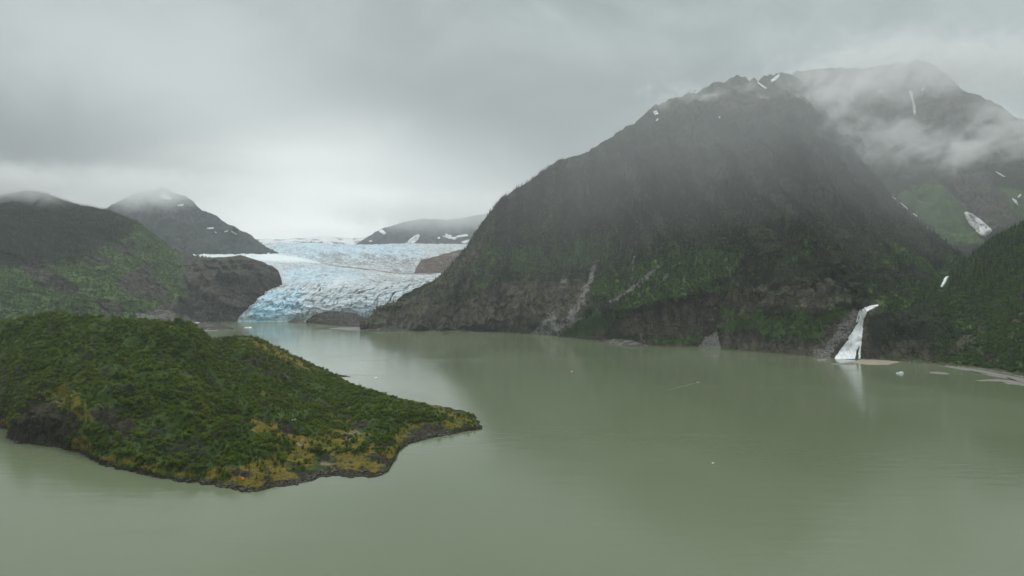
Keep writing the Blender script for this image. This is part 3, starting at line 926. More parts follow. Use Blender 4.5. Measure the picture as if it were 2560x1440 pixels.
fn = t.noise(t.mapping(pos, (1.0, 0.5, 1.0)), 0.05, 5, 0.7, 0.6)
fn2 = t.noise(t.mapping(pos, (1.0, 0.25, 0.6), (0, 0, 0.5)), 0.02, 5, 0.7, 0.8)
ic = t.mix(t.ramp(fn, 0.3, 0.7), (0.27, 0.30, 0.31), (0.50, 0.545, 0.56))
ic = t.mix(t.ramp(fn2, 0.5, 0.68, 0, 0.45), ic, (0.36, 0.32, 0.30))
bl = t.mix(t.ramp(fn, 0.3, 0.7), (0.20, 0.42, 0.56), (0.48, 0.66, 0.73))
ic = t.mix(t.math('MULTIPLY', sp.outputs[0], 1.0, clamp=True), ic, bl)
ic = t.mix(t.math('MULTIPLY', sp.outputs[2], 0.8), ic, (0.66, 0.71, 0.72))
dirt_dark_f = t.ramp(t.math('ADD', sp.outputs[1], t.math('MULTIPLY', t.math('SUBTRACT', fn, 0.5), 0.5)), 0.2, 0.95)
ic = t.mix(dirt_dark_f, ic, (0.080, 0.068, 0.060))
bs = finish(t, ic, 0.55, fn, 5.0, 0.6, 0.3)
bs.inputs['Subsurface Weight'].default_value = 0.0
shG.faces = grid_faces(*gco.shape[:2])[:, ::-1]
glme = mesh_np('ice_surface', gco, shG.faces, gm, False, np.stack([np.clip(blue, 0, 1), np.clip(dirt, 0, 1), np.clip(white, 0, 1), 0 * blue], -1))
glacier = obj('glacier', None)
glacier.location = (0, 0, 0)
tag(glacier, 'crevassed blue-white glacier flowing down the valley into the lake', 'glacier')
obj('ice_surface', glme, glacier)


nk, _ = lofted([[(1026, 690, 4080), (1090, 691, 4060), (1210, 694, 4000)], [(1036, 680, 4200), (1095, 676, 4250), (1210, 676, 4200)], [(1044, 664, 4400), (1100, 652, 4450), (1210, 645, 4400)],
                [(1056, 651, 4650), (1090, 641, 4700), (1130, 631, 4750), (1160, 622, 4800), (1210, 604, 4800)], [(1060, 662, 5100), (1100, 655, 5200), (1210, 640, 5200)]], 110, [14, 22, 26, 12])
xx, yy, zz = nk[..., 0], nk[..., 1], nk[..., 2]
nk[..., 2] += 9 * fbm(xx / 90, yy / 90, 2.0, 4) + 5 * (ridged(xx / 60, yy / 110, 1.0, 3) - 0.9)
shN = Sheet(nk)
nzN = fbm(xx / 60, yy / 60, zz / 60, 3)
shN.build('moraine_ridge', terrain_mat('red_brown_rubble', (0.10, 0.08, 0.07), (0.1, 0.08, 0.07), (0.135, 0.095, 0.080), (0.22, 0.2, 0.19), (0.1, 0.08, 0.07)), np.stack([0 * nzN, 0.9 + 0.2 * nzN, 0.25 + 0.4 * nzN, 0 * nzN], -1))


# ------------------------------------------------------------------ small rock landforms
def rock_mound(name, xs, base, ridge, mat, amp, seed, nv=50, mask=(0, 1, 0.1, 0), label=None, cat=None, backrun=120, scale=1.0, prof=0.6):
    def disp(co, s, xs_):
        x, y, z = co[..., 0], co[..., 1], co[..., 2]
        k = np.clip(s, 0, 2)
        env = sstep(0, 0.15, k)
        co = co.copy()
        n_ = fbm(x / (28 * scale) + seed, y / (28 * scale), z / (16 * scale), 5) + 0.6 * (ridged((x + z) / (30 * scale), (x - z) / (90 * scale), seed, 4) - 0.9)
        co[..., 2] += env * amp * n_ * (1 - 0.6 * sstep(0.8, 1.0, k))
        co[..., 1] -= env * amp * 1.2 * n_
        co[..., 1] -= (1 - env) * amp * 0.6 * fbm(x / 15, seed, 0.0, 3)
        return co
    sh, s_ = ridge_sheet(xs, base, ridge, lambda s, x: np.power(s, prof), nv, disp, backrun=backrun, sm=2, back=0.6)
    nz = fbm(sh.co[..., 0] / 25, sh.co[..., 1] / 25, sh.co[..., 2] / 25, 3)
    mk_ = np.zeros(sh.co.shape[:2] + (4,))
    for k in range(4): mk_[..., k] = np.clip(mask[k] + 0.5 * nz * (mask[k] > 0), 0, 1)
    o = sh.build(name, mat, mk_)
    if label:
        del o['kind']
        tag(o, label, cat)
    return sh


shOut = rock_mound('rock_outcrop', np.linspace(766, 945, 120), [(766, 808), (800, 810), (870, 815), (945, 818)],
                   [(766, 803, 2900), (778, 793, 2930), (792, 783, 2940), (825, 777, 2950), (860, 779, 2950), (885, 782, 2940), (910, 792, 2920), (928, 801, 2890), (945, 808, 2850)],
                   M_rock, 5, 1.2, label='broad dark grey rock outcrop in front of the glacier snout', cat='rock')
rock_mound('rock_outcrop', np.linspace(720, 764, 36), [(720, 806.5), (742, 807.5), (764, 807)], [(720, 805, 3000), (730, 800, 3010), (738, 793, 3015), (748, 797, 3010), (757, 803, 3000), (764, 806, 2990)],
           M_rock, 2.5, 5.2, nv=24, label='small brown rock poking out under the blue ice front', cat='rock', backrun=60)
rock_mound('rock_islet', np.linspace(497, 586, 70), [(497, 824), (520, 825.5), (550, 824.5), (586, 822)], [(497, 822, 2520), (510, 815, 2540), (528, 810, 2550), (545, 811, 2550), (560, 813.5, 2545), (572, 817, 2530), (586, 821.5, 2515)],
           M_rock, 2.5, 9.3, nv=30, mask=(0, 1, 0.3, 0), label='low grey rock islet in the lake beyond the green island', cat='rock', backrun=70)
rock_mound('whaleback_rock', np.linspace(370, 508, 90), [(370, 832), (420, 830), (470, 828), (508, 825)], [(370, 812, 2480), (390, 801, 2500), (415, 796, 2510), (440, 797, 2510), (462, 802, 2500), (482, 811, 2480), (497, 819, 2470), (508, 823.5, 2455)],
           M_rock, 3, 14.3, nv=40, mask=(0.0, 0.7, 0.5, 0), label='smooth pale grey whaleback rock behind the island hilltop', cat='rock', backrun=140)
rock_mound('shore_ledge', np.linspace(905, 1030, 90), [(905, 827.5), (950, 829), (990, 829), (1030, 829)], [(905, 824, 2430), (925, 818, 2450), (950, 814, 2460), (980, 815, 2460), (1010, 819, 2455), (1030, 825, 2440)],
           M_rock, 3, 24.3, nv=30, mask=(0.3, 0.9, 0.15, 0.45), label='low mossy rock ledge at the foot of the mountain beside the mudflat', cat='rock', backrun=60)
rock_mound('shore_knoll', np.linspace(1505, 1625, 80), [(1505, 856), (1540, 862), (1580, 866), (1625, 867)], [(1505, 853, 1900), (1525, 848, 1915), (1550, 843, 1920), (1580, 842, 1915), (1605, 848, 1905), (1625, 860, 1890)],
           M_rock, 2.5, 34.3, nv=30, mask=(0.2, 0.75, 0.45, 0.6), label='rounded mossy rock knoll with a pale top on the far shore', cat='rock', backrun=60)

# ------------------------------------------------------------------ green island in the foreground
xsI = np.linspace(-420, 1206, 640)
I_base = [(-420, 1020), (-200, 1050), (0, 1070), (24, 1074), (30, 1106), (80, 1113), (160, 1119), (172, 1130), (230, 1150), (300, 1175), (420, 1198), (530, 1214), (560, 1222), (645, 1229), (700, 1216), (780, 1205), (800, 1194), (870, 1193), (940, 1191), (975, 1172), (988, 1150), (1000, 1125), (1020, 1108), (1065, 1097), (1140, 1085), (1160, 1078), (1206, 1073)]
I_ridge = [(-420, 800, 1080), (-100, 803, 1040), (0, 808, 1010), (60, 794, 985), (130, 784, 960), (200, 788, 930), (260, 791, 915), (330, 797, 915), (400, 800, 922), (440, 804, 932), (480, 813, 960), (500, 826, 1000), (525, 844, 1080), (545, 849, 1140), (570, 846, 1130), (600, 843, 1110), (630, 846, 1120), (660, 851, 1145), (690, 866, 1150), (720, 882, 1150), (760, 903, 1130), (810, 928, 1080), (840, 945, 1010), (870, 966, 940), (900, 978, 880), (930, 987, 845), (1000, 1013, 785), (1080, 1037, 745), (1130, 1051, 732), (1170, 1059, 728), (1206, 1071.5, 727)]


def I_prof(s, x):
    c = 0.07 * sstep(0, 0.035, s) * np.exp(-((x - 90) / 90) ** 2) * 2.2
    return np.clip(0.075 * sstep(0, 0.04, s) + 0.925 * np.power(s, 0.92) + c * (1 - s), 0, 1.0)


def I_disp(co, s, xs):
    x, y, z = co[..., 0], co[..., 1], co[..., 2]
    k = np.clip(s, 0, 1)
    env = sstep(0, 0.1, k) * (0.3 + 0.7 * (1 - sstep(0.8, 1.0, k)))
    hmax = np.clip(co[..., 2].max(axis=0) / 60, 0.08, 1)[None]
    co = co.copy()
    # rock ribs trending to the lower right, hummocks, small lumps
    rib = ridged((y * 0.9 + x * 0.75) / 85 + 0.4 * fbm(x / 90, y / 90, 3), (x - y) / 330, 1.0, 3)
    b = fbm(x / 75 + 3, y / 75, 8.0, 4)
    co[..., 2] += env * hmax * (13 * (rib - 0.9) + 10 * b + 3.5 * fbm(x / 26, y / 26, 5.0, 3))
    co[..., 2] += sstep(0, 0.05, k) * 1.6 * fbm(x / 10, y / 10, 2.0, 3)
    shore = 1 - sstep(0, 0.06, k)
    co[..., 1] -= shore * (7 * fbm(x / 22, 0.3, 4.4, 4) + 2.5 * fbm(x / 5, 0.9, 2.2, 3))
    co[..., 1] -= sstep(0, 0.02, k) * (1 - sstep(0.08, 0.16, k)) * 5.0 * fbm(x / 11, z / 7, 2.2, 4)
    return co


shI, sI = ridge_sheet(xsI, I_base, I_ridge, I_prof, 330, I_disp, sm=1, backrun=260, nb=20, back=0.6)
pxI, pyI = shI.px()
slI = shI.slope()
xI, yI, zI = shI.co[..., 0], shI.co[..., 1], shI.co[..., 2]
nzI = fbm(xI / 28, yI / 28, zI / 28, 4)
nzI2 = fbm((xI * 0.75 + yI) / 30, (xI - yI) / 90, 3.0, 4)
rockI = np.maximum.reduce([
    sstep(3.0, 1.0, zI + nzI * 1.6),
    0.9 * pm(pxI, pyI, [(20, 1120), (28, 1040), (70, 1000), (170, 1030), (200, 1060), (170, 1125)], 12, nzI, 24),
    0.8 * sstep(0.15, 0.55, nzI2) * pm(pxI, pyI, [(560, 1240), (600, 1000), (850, 940), (1160, 1040), (1200, 1080), (1000, 1200)], 40),
    0.7 * pm(pxI, pyI, [(230, 1030), (260, 1010), (330, 1040), (330, 1100), (250, 1080)], 14, nzI, 24),
    0.62 * pm(pxI, pyI, [(580, 900), (640, 880), (760, 930), (740, 960), (640, 930)], 14, nzI, 22),
    0.7 * pm(pxI, pyI, [(1000, 1100), (1060, 1060), (1150, 1075), (1140, 1090), (1010, 1125)], 14, nzI, 18),
    0.5 * pm(pxI, pyI, [(-420, 1080), (-100, 950), (30, 880), (90, 920), (60, 1010), (20, 1080)], 25, nzI, 30)])
mossI = np.maximum.reduce([
    0.8 * sstep(14, 4, np.abs(zI - 5) * 2.6 - nzI * 12) * sstep(2.0, 4.0, zI),
    pm(pxI, pyI, [(560, 1215), (600, 1170), (640, 1140), (720, 1170), (790, 1190), (700, 1215), (640, 1228)], 10, nzI, 14),
    pm(pxI, pyI, [(820, 1160), (850, 1130), (900, 1135), (980, 1160), (940, 1188), (840, 1180)], 12, nzI, 14),
    pm(pxI, pyI, [(610, 1045), (660, 1045), (740, 1080), (800, 1115), (790, 1135), (700, 1090), (640, 1070)], 9, nzI, 14),
    pm(pxI, pyI, [(620, 846), (680, 862), (740, 890), (800, 925), (760, 925), (680, 885), (640, 865)], 8, nzI, 10),
    pm(pxI, pyI, [(1120, 1050), (1205, 1070), (1160, 1066)], 5, nzI, 5),
    0.9 * pm(pxI, pyI, [(170, 1125), (180, 1095), (210, 1085), (230, 1110), (210, 1135)], 8, nzI, 8),
    0.75 * pm(pxI, pyI, [(110, 1010), (130, 990), (170, 960), (190, 980), (240, 1030), (330, 1060), (300, 1080), (200, 1040)], 14, nzI, 26),
    0.55 * sstep(0.3, 0.6, nzI2) * pm(pxI, pyI, [(560, 1240), (600, 1000), (850, 940), (1160, 1040), (1200, 1080), (1000, 1200)], 40),
    0.6 * sstep(0.35, 0.7, nzI) * sstep(1300, 600, pxI)])
mossI = mossI * (0.58 + 0.42 * sstep(-0.30, 0.30, fbm(xI / 11, yI / 11, zI / 11, 4)))
paleI = 0.75 * sstep(0.62, 0.8, nzI + 0.25 * nzI2) * sstep(500, 700, pxI)
greenI = np.clip(0.75 + nzI, 0, 1)
shI.build('island', M_isl, np.stack([greenI, np.clip(rockI, 0, 1), paleI * 0.8, np.clip(mossI, 0, 1)], -1))
rock_mound('rock_spit', np.linspace(800, 884, 60), [(800, 938), (830, 941), (855, 943), (884, 943.2)], [(800, 931, 1180), (825, 933, 1180), (850, 936.5, 1172), (870, 940.5, 1160), (884, 943, 1152)],
           M_isl, 0.7, 44.3, nv=24, mask=(0.2, 0.9, 0.1, 0.6), label='thin dark rock spit reaching into the lake behind the island', cat='rock', backrun=16, scale=0.25)

# ------------------------------------------------------------------ lake
wm, t = new_mat('silty_lake_water')
pos = t.new('ShaderNodeNewGeometry').outputs['Position']
bigw = t.noise(t.mapping(pos, (1.0, 0.35, 1.0), (0, 0, R(8))), 0.004, 4, 0.55, 0.6)
wcol = t.mix(t.ramp(bigw, 0.3, 0.7), (0.122, 0.146, 0.085), (0.133, 0.158, 0.094))
rip = t.noise(t.mapping(pos, (0.35, 1.0, 1.0), (0, 0, R(20))), 0.55, 3, 0.55, 0.3)
swl = t.noise(t.mapping(pos, (0.3, 1.0, 1.0), (0, 0, R(14))), 0.10, 3, 0.5, 0.3)
calm = t.ramp(bigw, 0.38, 0.62)
hgt = t.math('ADD', t.math('MULTIPLY', rip, 0.04), t.math('MULTIPLY', swl, 0.28))
slick = t.noise(t.mapping(pos, (0.16, 1.0, 1.0), (0, 0, R(-7))), 0.010, 4, 0.55, 1.2)
rough = t.math('ADD', t.ramp(calm, 0, 1, 0.10, 0.16), t.ramp(slick, 0.58, 0.64, 0.0, 0.06))
bs = finish(t, wcol, rough, hgt, 1.0, 0.55, 0.5)
bs.inputs['IOR'].default_value = 1.333
wv = np.array([(-9000, -3000, 0), (9000, -3000, 0), (9000, 14000, 0), (-9000, 14000, 0)], float)
water = obj('water', mesh_np('water', wv, [[0, 1, 2, 3]], wm))
tag(water, kind='structure')
gb = wv.copy(); gb[:, 2] = -14
ground = obj('lake_bed', mesh_np('lake_bed', gb, [[0, 1, 2, 3]], M_mud))
tag(ground, kind='structure')

# ------------------------------------------------------------------ low bars of sand, gravel and mud
def bar(name, poly, h, mat, label, cat, seed, group=None, rough=0.06):
    pts = [L(*q) for q in poly]
    out_ = []
    n = len(pts)
    for i in range(n):
        a, b = pts[i], pts[(i + 1) % n]
        k = max(3, int((b - a).length / 4))
        for j in range(k):
            out_.append(a.lerp(b, j / k))
    c = sum(out_, Vector()) / len(out_)
    m = len(out_)
    size = max((p_ - c).length for p_ in out_)
    ring = np.array([(p_.x, p_.y) for p_ in out_]) - (c.x, c.y)
    jit = fbm(ring[:, 0] / 12 + seed, ring[:, 1] / 12, seed, 3) * rough
    ring = ring * (1 + jit)[:, None]
    v, f = [], []
    for sc_, zz in ((1.03, -0.6), (0.98, 0.1), (0.85, 0.45), (0.6, 0.8), (0.3, 1.0)):
        for k in range(m):
            x, y = ring[k] * sc_
            zn = zz * h * (1 + 0.5 * float(perlin(x / 9 + seed, y / 9, seed))) if zz > 0 else zz
            v.append((x, y, zn))
    for r_ in range(4):
        for k in range(m):
            f.append((r_ * m + k, r_ * m + (k + 1) % m, (r_ + 1) * m + (k + 1) % m, (r_ + 1) * m + k))
    v.append((0, 0, h))
    for k in range(m):
        f.append((4 * m + k, 4 * m + (k + 1) % m, 5 * m))
    o = obj(name, pydata(name, v, f, mat, True), loc=c)
    tag(o, label, cat, group)
    return o


bar('sandbar', [(2128, 906), (2150, 898), (2168, 896), (2200, 897), (2232, 901), (2255, 905), (2236, 908), (2222, 911.5), (2195, 912), (2165, 911.5), (2148, 909)], 1.3, M_sand, 'tan sandbar at the foot of the waterfall', 'sandbar', 1.0)
bar('gravel_bar', [(2072, 909.5), (2100, 909), (2118, 906), (2132, 904), (2142, 909), (2132, 913), (2108, 912.5), (2085, 911.5)], 0.7, M_gravel, 'low grey gravel bar left of the tan sandbar', 'gravel bar', 2.0)
bar('gravel_bar', [(2040, 899), (2062, 897), (2072, 898), (2060, 902), (2044, 902)], 0.6, M_gravel, 'tiny pale gravel strip left of the waterfall foot', 'gravel bar', 3.0)
bar('gravel_bar', [(2322, 930), (2340, 929), (2362, 931), (2376, 934), (2368, 936.5), (2345, 935), (2325, 933)], 0.6, M_gravel, 'narrow grey gravel bar lying alone off the right shore', 'gravel bar', 4.0)
bar('beach', [(2360, 913), (2400, 918), (2450, 924), (2500, 934), (2560, 946), (2640, 970), (2640, 985), (2560, 951), (2530, 948), (2480, 940), (2442, 931), (2400, 924), (2362, 917)], 1.3, M_gravel, 'long pale gravel beach along the right shore', 'beach', 5.0, rough=0.02)
bar('gravel_bar', [(2432, 951), (2460, 949), (2490, 947.5), (2530, 951), (2600, 960), (2600, 972), (2545, 962), (2520, 960.5), (2500, 954), (2460, 953)], 0.7, M_gravel, 'pale gravel spit in front of the right beach', 'gravel bar', 6.0, rough=0.03)
bar('mudflat', [(820, 821), (850, 818.5), (900, 818.5), (935, 820), (912, 823.5), (908, 827), (870, 826), (848, 823.5)], 1.2, M_mud, 'flat grey mudflat between the rock outcrop and the mountain', 'mudflat', 7.0)
bar('mudflat', [(508, 817), (530, 814), (555, 815), (545, 826.5), (515, 828), (496, 827)], 0.7, M_mud, 'low grey mud apron around the rock islet', 'mudflat', 8.0)

# ------------------------------------------------------------------ trees and shrubs
def spruce_mesh(name, seed, layers=13, per=8, rad=0.155, gap=0.0):
    r_ = random.Random(seed)
    v, f, mi = [], [], []
    for k in range(6):                        # trunk, tapered
        a = k * math.tau / 6
        v.append((0.016 * math.cos(a), 0.016 * math.sin(a), -0.03))
    v.append((0, 0, 0.98))
    tr_v, tr_f = list(v), [(k, (k + 1) % 6, 6) for k in range(6)]
    v, f = [], []
    for i in range(layers):
        z = 0.07 + 0.9 * (i / (layers - 1)) ** 0.92
        rr = rad * (1 - z) ** 0.8 + 0.012
        for k in range(per):
            if r_.random() < gap: continue
            a = math.tau * (k + r_.random()) / per
            q = rr * r_.uniform(0.65, 1.2)
            dz = r_.uniform(0.03, 0.07) * (1.2 - z)
            wd = q * 0.45
            ca, sa = math.cos(a), math.sin(a)
            b = len(v)
            v += [(0, 0, z + 0.03), (q * 0.55 * ca - wd * sa, q * 0.55 * sa + wd * ca, z - dz * 0.3), (q * ca, q * sa, z - dz),
                  (q * 0.55 * ca + wd * sa, q * 0.55 * sa - wd * ca, z - dz * 0.3)]
            f += [(b, b + 1, b + 2), (b, b + 2, b + 3)]
    b = len(v)
    v += [(0.012, 0, 0.93), (-0.006, 0.01, 0.93), (-0.006, -0.01, 0.93), (0, 0, 1.03)]
    f += [(b, b + 1, b + 3), (b + 1, b + 2, b + 3), (b + 2, b, b + 3)]
    return (tr_v, tr_f), (v, f)


def shrub_mesh(seed, n=230, leaf=0.30, lobes=6, tall=1.0):
    r_ = random.Random(seed)
    lob = [(r_.uniform(-.55, .55), r_.uniform(-.55, .55), r_.uniform(.35, .95) * tall, r_.uniform(.38, .62)) for _ in range(lobes)]
    v, f = [], []
    for _ in range(n):
        lx, ly, lz, lr = r_.choice(lob)
        d = Vector((r_.gauss(0, 1), r_.gauss(0, 1), r_.gauss(0.25, 0.9))).normalized()
        p_ = Vector((lx, ly, lz)) + d * lr * r_.uniform(0.7, 1.05)
        if p_.z < 0.02: p_.z = 0.02 + 0.2 * r_.random()
        nn = (d + Vector((r_.uniform(-.7, .7), r_.uniform(-.7, .7), r_.uniform(-.2, .9)))).normalized()
        tq = nn.orthogonal().normalized()
        tq.rotate(Matrix.Rotation(r_.uniform(0, math.tau), 3, nn))
        bq = nn.cross(tq)
        s_ = leaf * r_.uniform(0.6, 1.2)
        b = len(v)
        v += [p_ - tq * s_ * .5, p_ + bq * s_ * .38, p_ + tq * s_ * .5, p_ - bq * s_ * .38]
        f += [(b, b + 1, b + 2, b + 3)]
    sv, sf = [], []
    for lx, ly, lz, lr in lob:
        b = len(sv)
        for k in range(4):
            a = k * math.tau / 4
            sv.append((0.045 * math.cos(a) + lx * .15, 0.045 * math.sin(a) + ly * .15, -0.15))
        for k in range(4):
            a = k * math.tau / 4
            sv.append((0.015 * math.cos(a) + lx * .9, 0.015 * math.sin(a) + ly * .9, lz))
        sf += [(b + k, b + (k + 1) % 4, b + 4 + (k + 1) % 4, b + 4 + k) for k in range(4)]
    return (sv, sf), (v, f)


proto_col = bpy.data.collections.new('tree_kinds')


def proto(name, parts):
    """One mesh with two materials, kept out of the scene, for the uncountable masses."""
    (v0, f0), (v1, f1) = parts[0][0], parts[1][0]
    me = pydata(name, list(v0) + list(v1), list(f0) + [tuple(i + len(v0) for i in q) for q in f1])
    me.materials.append(parts[0][1]); me.materials.append(parts[1][1])
    for i, p_ in enumerate(me.polygons): p_.material_index = 0 if i < len(f0) else 1
    return bpy.data.objects.new(name, me)


def mass(name, label, cat, pts, scl, rot, protos, flat=None):
    """An uncountable mass of plants as one object (kind = stuff)."""
    col = bpy.data.collections.new(name + '_kinds')
    for p_ in protos: col.objects.link(p_)
    me = bpy.data.meshes.new(name)
    me.vertices.add(len(pts))
    me.vertices.foreach_set('co', np.asarray(pts, np.float32).ravel())
    for nm, arr in (('scl', scl), ('rot', rot)):
        a = me.attributes.new(nm, 'FLOAT', 'POINT')
        a.data.foreach_set('value', np.asarray(arr, np.float32))
    o = obj(name, me)
    tag(o, label, cat, kind='stuff')
    ng = bpy.data.node_groups.new(name, 'GeometryNodeTree')
    ng.interface.new_socket('Geometry', in_out='INPUT', socket_type='NodeSocketGeometry')
    ng.interface.new_socket('Geometry', in_out='OUTPUT', socket_type='NodeSocketGeometry')
    n, l = ng.nodes, ng.links
    gi, go = n.new('NodeGroupInput'), n.new('NodeGroupOutput')
    ci = n.new('GeometryNodeCollectionInfo')
    ci.inputs[0].default_value = col
    ci.inputs['Separate Children'].default_value = True
    ci.inputs['Reset Children'].default_value = True
    ip = n.new('GeometryNodeInstanceOnPoints')
    ip.inputs['Pick Instance'].default_value = True
    rv = n.new('FunctionNodeRandomValue'); rv.data_type = 'INT'
    rv.inputs['Min'].default_value = 0 if 'Min' in rv.inputs else 0
    for s_ in rv.inputs:
        if s_.type == 'INT' and s_.name == 'Max': s_.default_value = len(protos) - 1
        if s_.type == 'INT' and s_.name == 'Min': s_.default_value = 0
    a1 = n.new('GeometryNodeInputNamedAttribute'); a1.data_type = 'FLOAT'; a1.inputs[0].default_value = 'scl'
    a2 = n.new('GeometryNodeInputNamedAttribute'); a2.data_type = 'FLOAT'; a2.inputs[0].default_value = 'rot'
    cr = n.new('ShaderNodeCombineXYZ')
    l.new(a2.outputs[0], cr.inputs[2])
    m2p = n.new('GeometryNodeMeshToPoints')
    l.new(gi.outputs[0], m2p.inputs[0])
    l.new(m2p.outputs[0], ip.inputs['Points'])
    l.new(ci.outputs[0], ip.inputs['Instance'])
    iv = [s_ for s_ in rv.outputs if s_.type == 'INT'][0]
    l.new(iv, ip.inputs['Instance Index'])
    l.new(cr.outputs[0], ip.inputs['Rotation'])
    l.new(a1.outputs[0], ip.inputs['Scale'])
    l.new(ip.outputs[0], go.inputs[0])
    o.modifiers.new('plants', 'NODES').node_group = ng
    return o


spr = [spruce_mesh('spruce', 40 + k, gap=0.12) for k in range(3)]
spruce_protos = [proto('spruce_kind', ((s_[0], M_bark), (s_[1], M_spruce))) for s_ in spr]
shr = [shrub_mesh(60 + k) for k in range(4)]
shrub_protos = [proto('shrub_kind', ((s_[0], M_bark), (s_[1], M_shrub))) for s_ in shr]
ald = [shrub_mesh(80 + k, n=90, leaf=0.48, lobes=5, tall=1.15) for k in range(3)]
alder_protos = [proto('alder_kind', ((s_[0], M_bark), (s_[1], M_alder))) for s_ in ald]

rg = np.random.default_rng(5)
FALLS = [(2206, 752), (2150, 762), (2140, 800), (2078, 905), (2162, 908), (2168, 815), (2206, 772)]


def off_falls(p_):
    return p_[polydist(*to_px(p_), FALLS) < -7]


inframe = lambda px: sstep(-260, -200, px) * (1 - sstep(2760, 2820, px))
front = lambda s: (s <= 1.02).astype(float) * (s > 0.0)

wA = (1 - 0.93 * np.clip(rockA, 0, 1)) * (1 - np.clip(paleA * 1.3, 0, 1)) * (1 - 0.8 * np.clip(greenA * 1.2, 0, 1)) * sstep(205, 330, pyA + 40 * nzA) * front(sA) * sstep(3, 10, shA.co[..., 2])
wA = wA * np.clip(0.8 + 0.8 * nzA, 0.12, 1.6)
wA = wA * (0.25 + 0.75 * sstep(760, 640, pyA + 40 * nzA))
ribA = ridged(shA.co[..., 0] / 70 + 0.5 * fbm(shA.co[..., 0] / 200, shA.co[..., 2] / 260, 2.0, 3), shA.co[..., 2] / 900, 4.0, 3)
wA = wA * (0.18 + 0.82 * sstep(0.7, 1.25, ribA))
fA, _, _ = shA.scatter(30000, wA + 1e-9, rg)
fA = off_falls(fA)
wB = front(sB) * sstep(455, 520, pyB + 60 * nzB) * (1 - 0.9 * greenB) * (1 - 0.85 * rockB) * inframe(pxB)
fB, _, _ = shB.scatter(1600, wB + 1e-9, rg)
wF = front(sF) * np.clip(forF + 0.06 * (1 - rockF), 0, 1) * inframe(pxF)
fF, _, _ = shF.scatter(14000, wF + 1e-9, rg)
forest_pts = np.concatenate([fA, fB, fF])
hs = rg.uniform(11, 23, len(forest_pts)) * np.where(forest_pts[:, 2] > 700, 0.55, 1.0)
hs[-len(fF):] *= 0.8
mass('conifer_forest', 'dark conifer forest covering the mountainsides', 'forest', forest_pts, hs, rg.uniform(0, 6.28, len(hs)), spruce_protos)

wA2 = np.clip(greenA * 1.1 + 0.10, 0, 1) * (1 - 0.85 * np.clip(rockA, 0, 1)) * (1 - np.clip(paleA * 1.4, 0, 1)) * front(sA) * sstep(2, 6, shA.co[..., 2]) * sstep(480, 560, pyA)
sA2, _, _ = shA.scatter(15000, wA2 + 1e-9, rg)
sA2 = off_falls(sA2)
wF2 = np.clip(greenF, 0, 1) * (1 - 0.9 * np.clip(rockF, 0, 1)) * front(sF) * inframe(pxF) * (1 - np.clip(paleF * 1.5, 0, 1)) * (1 - sstep(430, 480, pxF))
sF2, _, _ = shF.scatter(11000, wF2 + 1e-9, rg)
wC2 = np.clip(0.75 + nzC, 0.05, 1) * (1 - 0.85 * np.clip(rockC, 0, 1)) * (1 - np.clip(paleC * 1.4, 0, 1)) * front(sC) * sstep(1.5, 4, shC.co[..., 2]) * inframe(pxC)
sC2, _, _ = shC.scatter(15000, wC2 + 1e-9, rg)
sC2 = off_falls(sC2)
sC2 = sC2[linedist(*to_px(sC2), [(2368, 692), (2354, 726)]) > 7]
th = np.concatenate([sA2, sF2, sC2])
hs = rg.uniform(2.2, 4.4, len(th))
hs[len(sA2):len(sA2) + len(sF2)] *= 0.95
mass('alder_thicket', 'leafy green alder thickets on the lower slopes', 'thicket', th, hs, rg.uniform(0, 6.28, len(hs)), alder_protos)


def make_thing(name, parts, label, cat, group, loc, scale, rz):
    root = bpy.data.objects.new(name, None)
    root.empty_display_size = 0.5
    link(root)
    root.location = loc; root.scale = (scale,) * 3; root.rotation_euler = (0, 0, rz)
    tag(root, label, cat, group)
    for pn, me in parts:
        link(bpy.data.objects.new(pn, me), root)
    return root


# spruces on the near right slope: the 300 largest in view stand singly
wC = front(sC) * (1 - 0.8 * np.clip(rockC, 0, 1)) * inframe(pxC) * sstep(6, 16, shC.co[..., 2]) * (0.25 + 0.75 * sstep(760, 660, pyC + 50 * nzC)) * np.clip(0.7 + nzC, 0.1, 1.3)
fC, _, _ = shC.scatter(1700, wC + 1e-9, rg)
fC = off_falls(fC)
hC = rg.uniform(11, 22, len(fC))
hC[::23] *= 1.3
cpx, cpy = to_px(fC)
keep = linedist(cpx, cpy, [(2368, 692), (2352, 740)]) > 12
fC, hC, cpx, cpy = fC[keep], hC[keep], cpx[keep], cpy[keep]
vis = (cpx > 0) & (cpx < 2570)
order = np.argsort(-(hC / fC[:, 1]) * vis)
sp_me = []
for k, s_ in enumerate(spr):
    sp_me.append([('trunk', pydata('trunk', *s_[0], M_bark)), ('crown', pydata('crown', *s_[1], M_spruce))])
for i in order[:300]:
    make_thing('spruce_tree', sp_me[i % 3], 'dark spruce tree among others on the right shore slope', 'spruce', 'spruces on the right shore slope', fC[i], hC[i], rg.uniform(0, 6.28))
rest = order[300:]
mass('spruce_stand', 'scattered spruces farther up the right slope', 'forest', fC[rest], hC[rest], rg.uniform(0, 6.28, len(rest)), [proto('spruce_kind', ((s_[0], M_bark), (s_[1], M_spruce))) for s_ in spr])

# shrubs of the island
wI = np.clip(1.15 - 1.05 * np.clip(rockI, 0, 1) - 1.35 * np.clip(mossI, 0, 1) + 0.30 * nzI, 0.015, 1) * front(sI) * sstep(2.5, 5, zI) * (pxI > -200)
wI = wI * (0.25 + 0.75 * sstep(-0.5, -0.05, fbm(xI / 40 + 5, yI / 40, 2.0, 3)))
wI = wI + 0.25 * (sI > 1) * (sI < 1.3)
wI = wI * (pxI < 1188)
fI, _, _ = shI.scatter(20000, wI + 1e-9, rg)
TENT = shI.hit(607, 1198)[0]


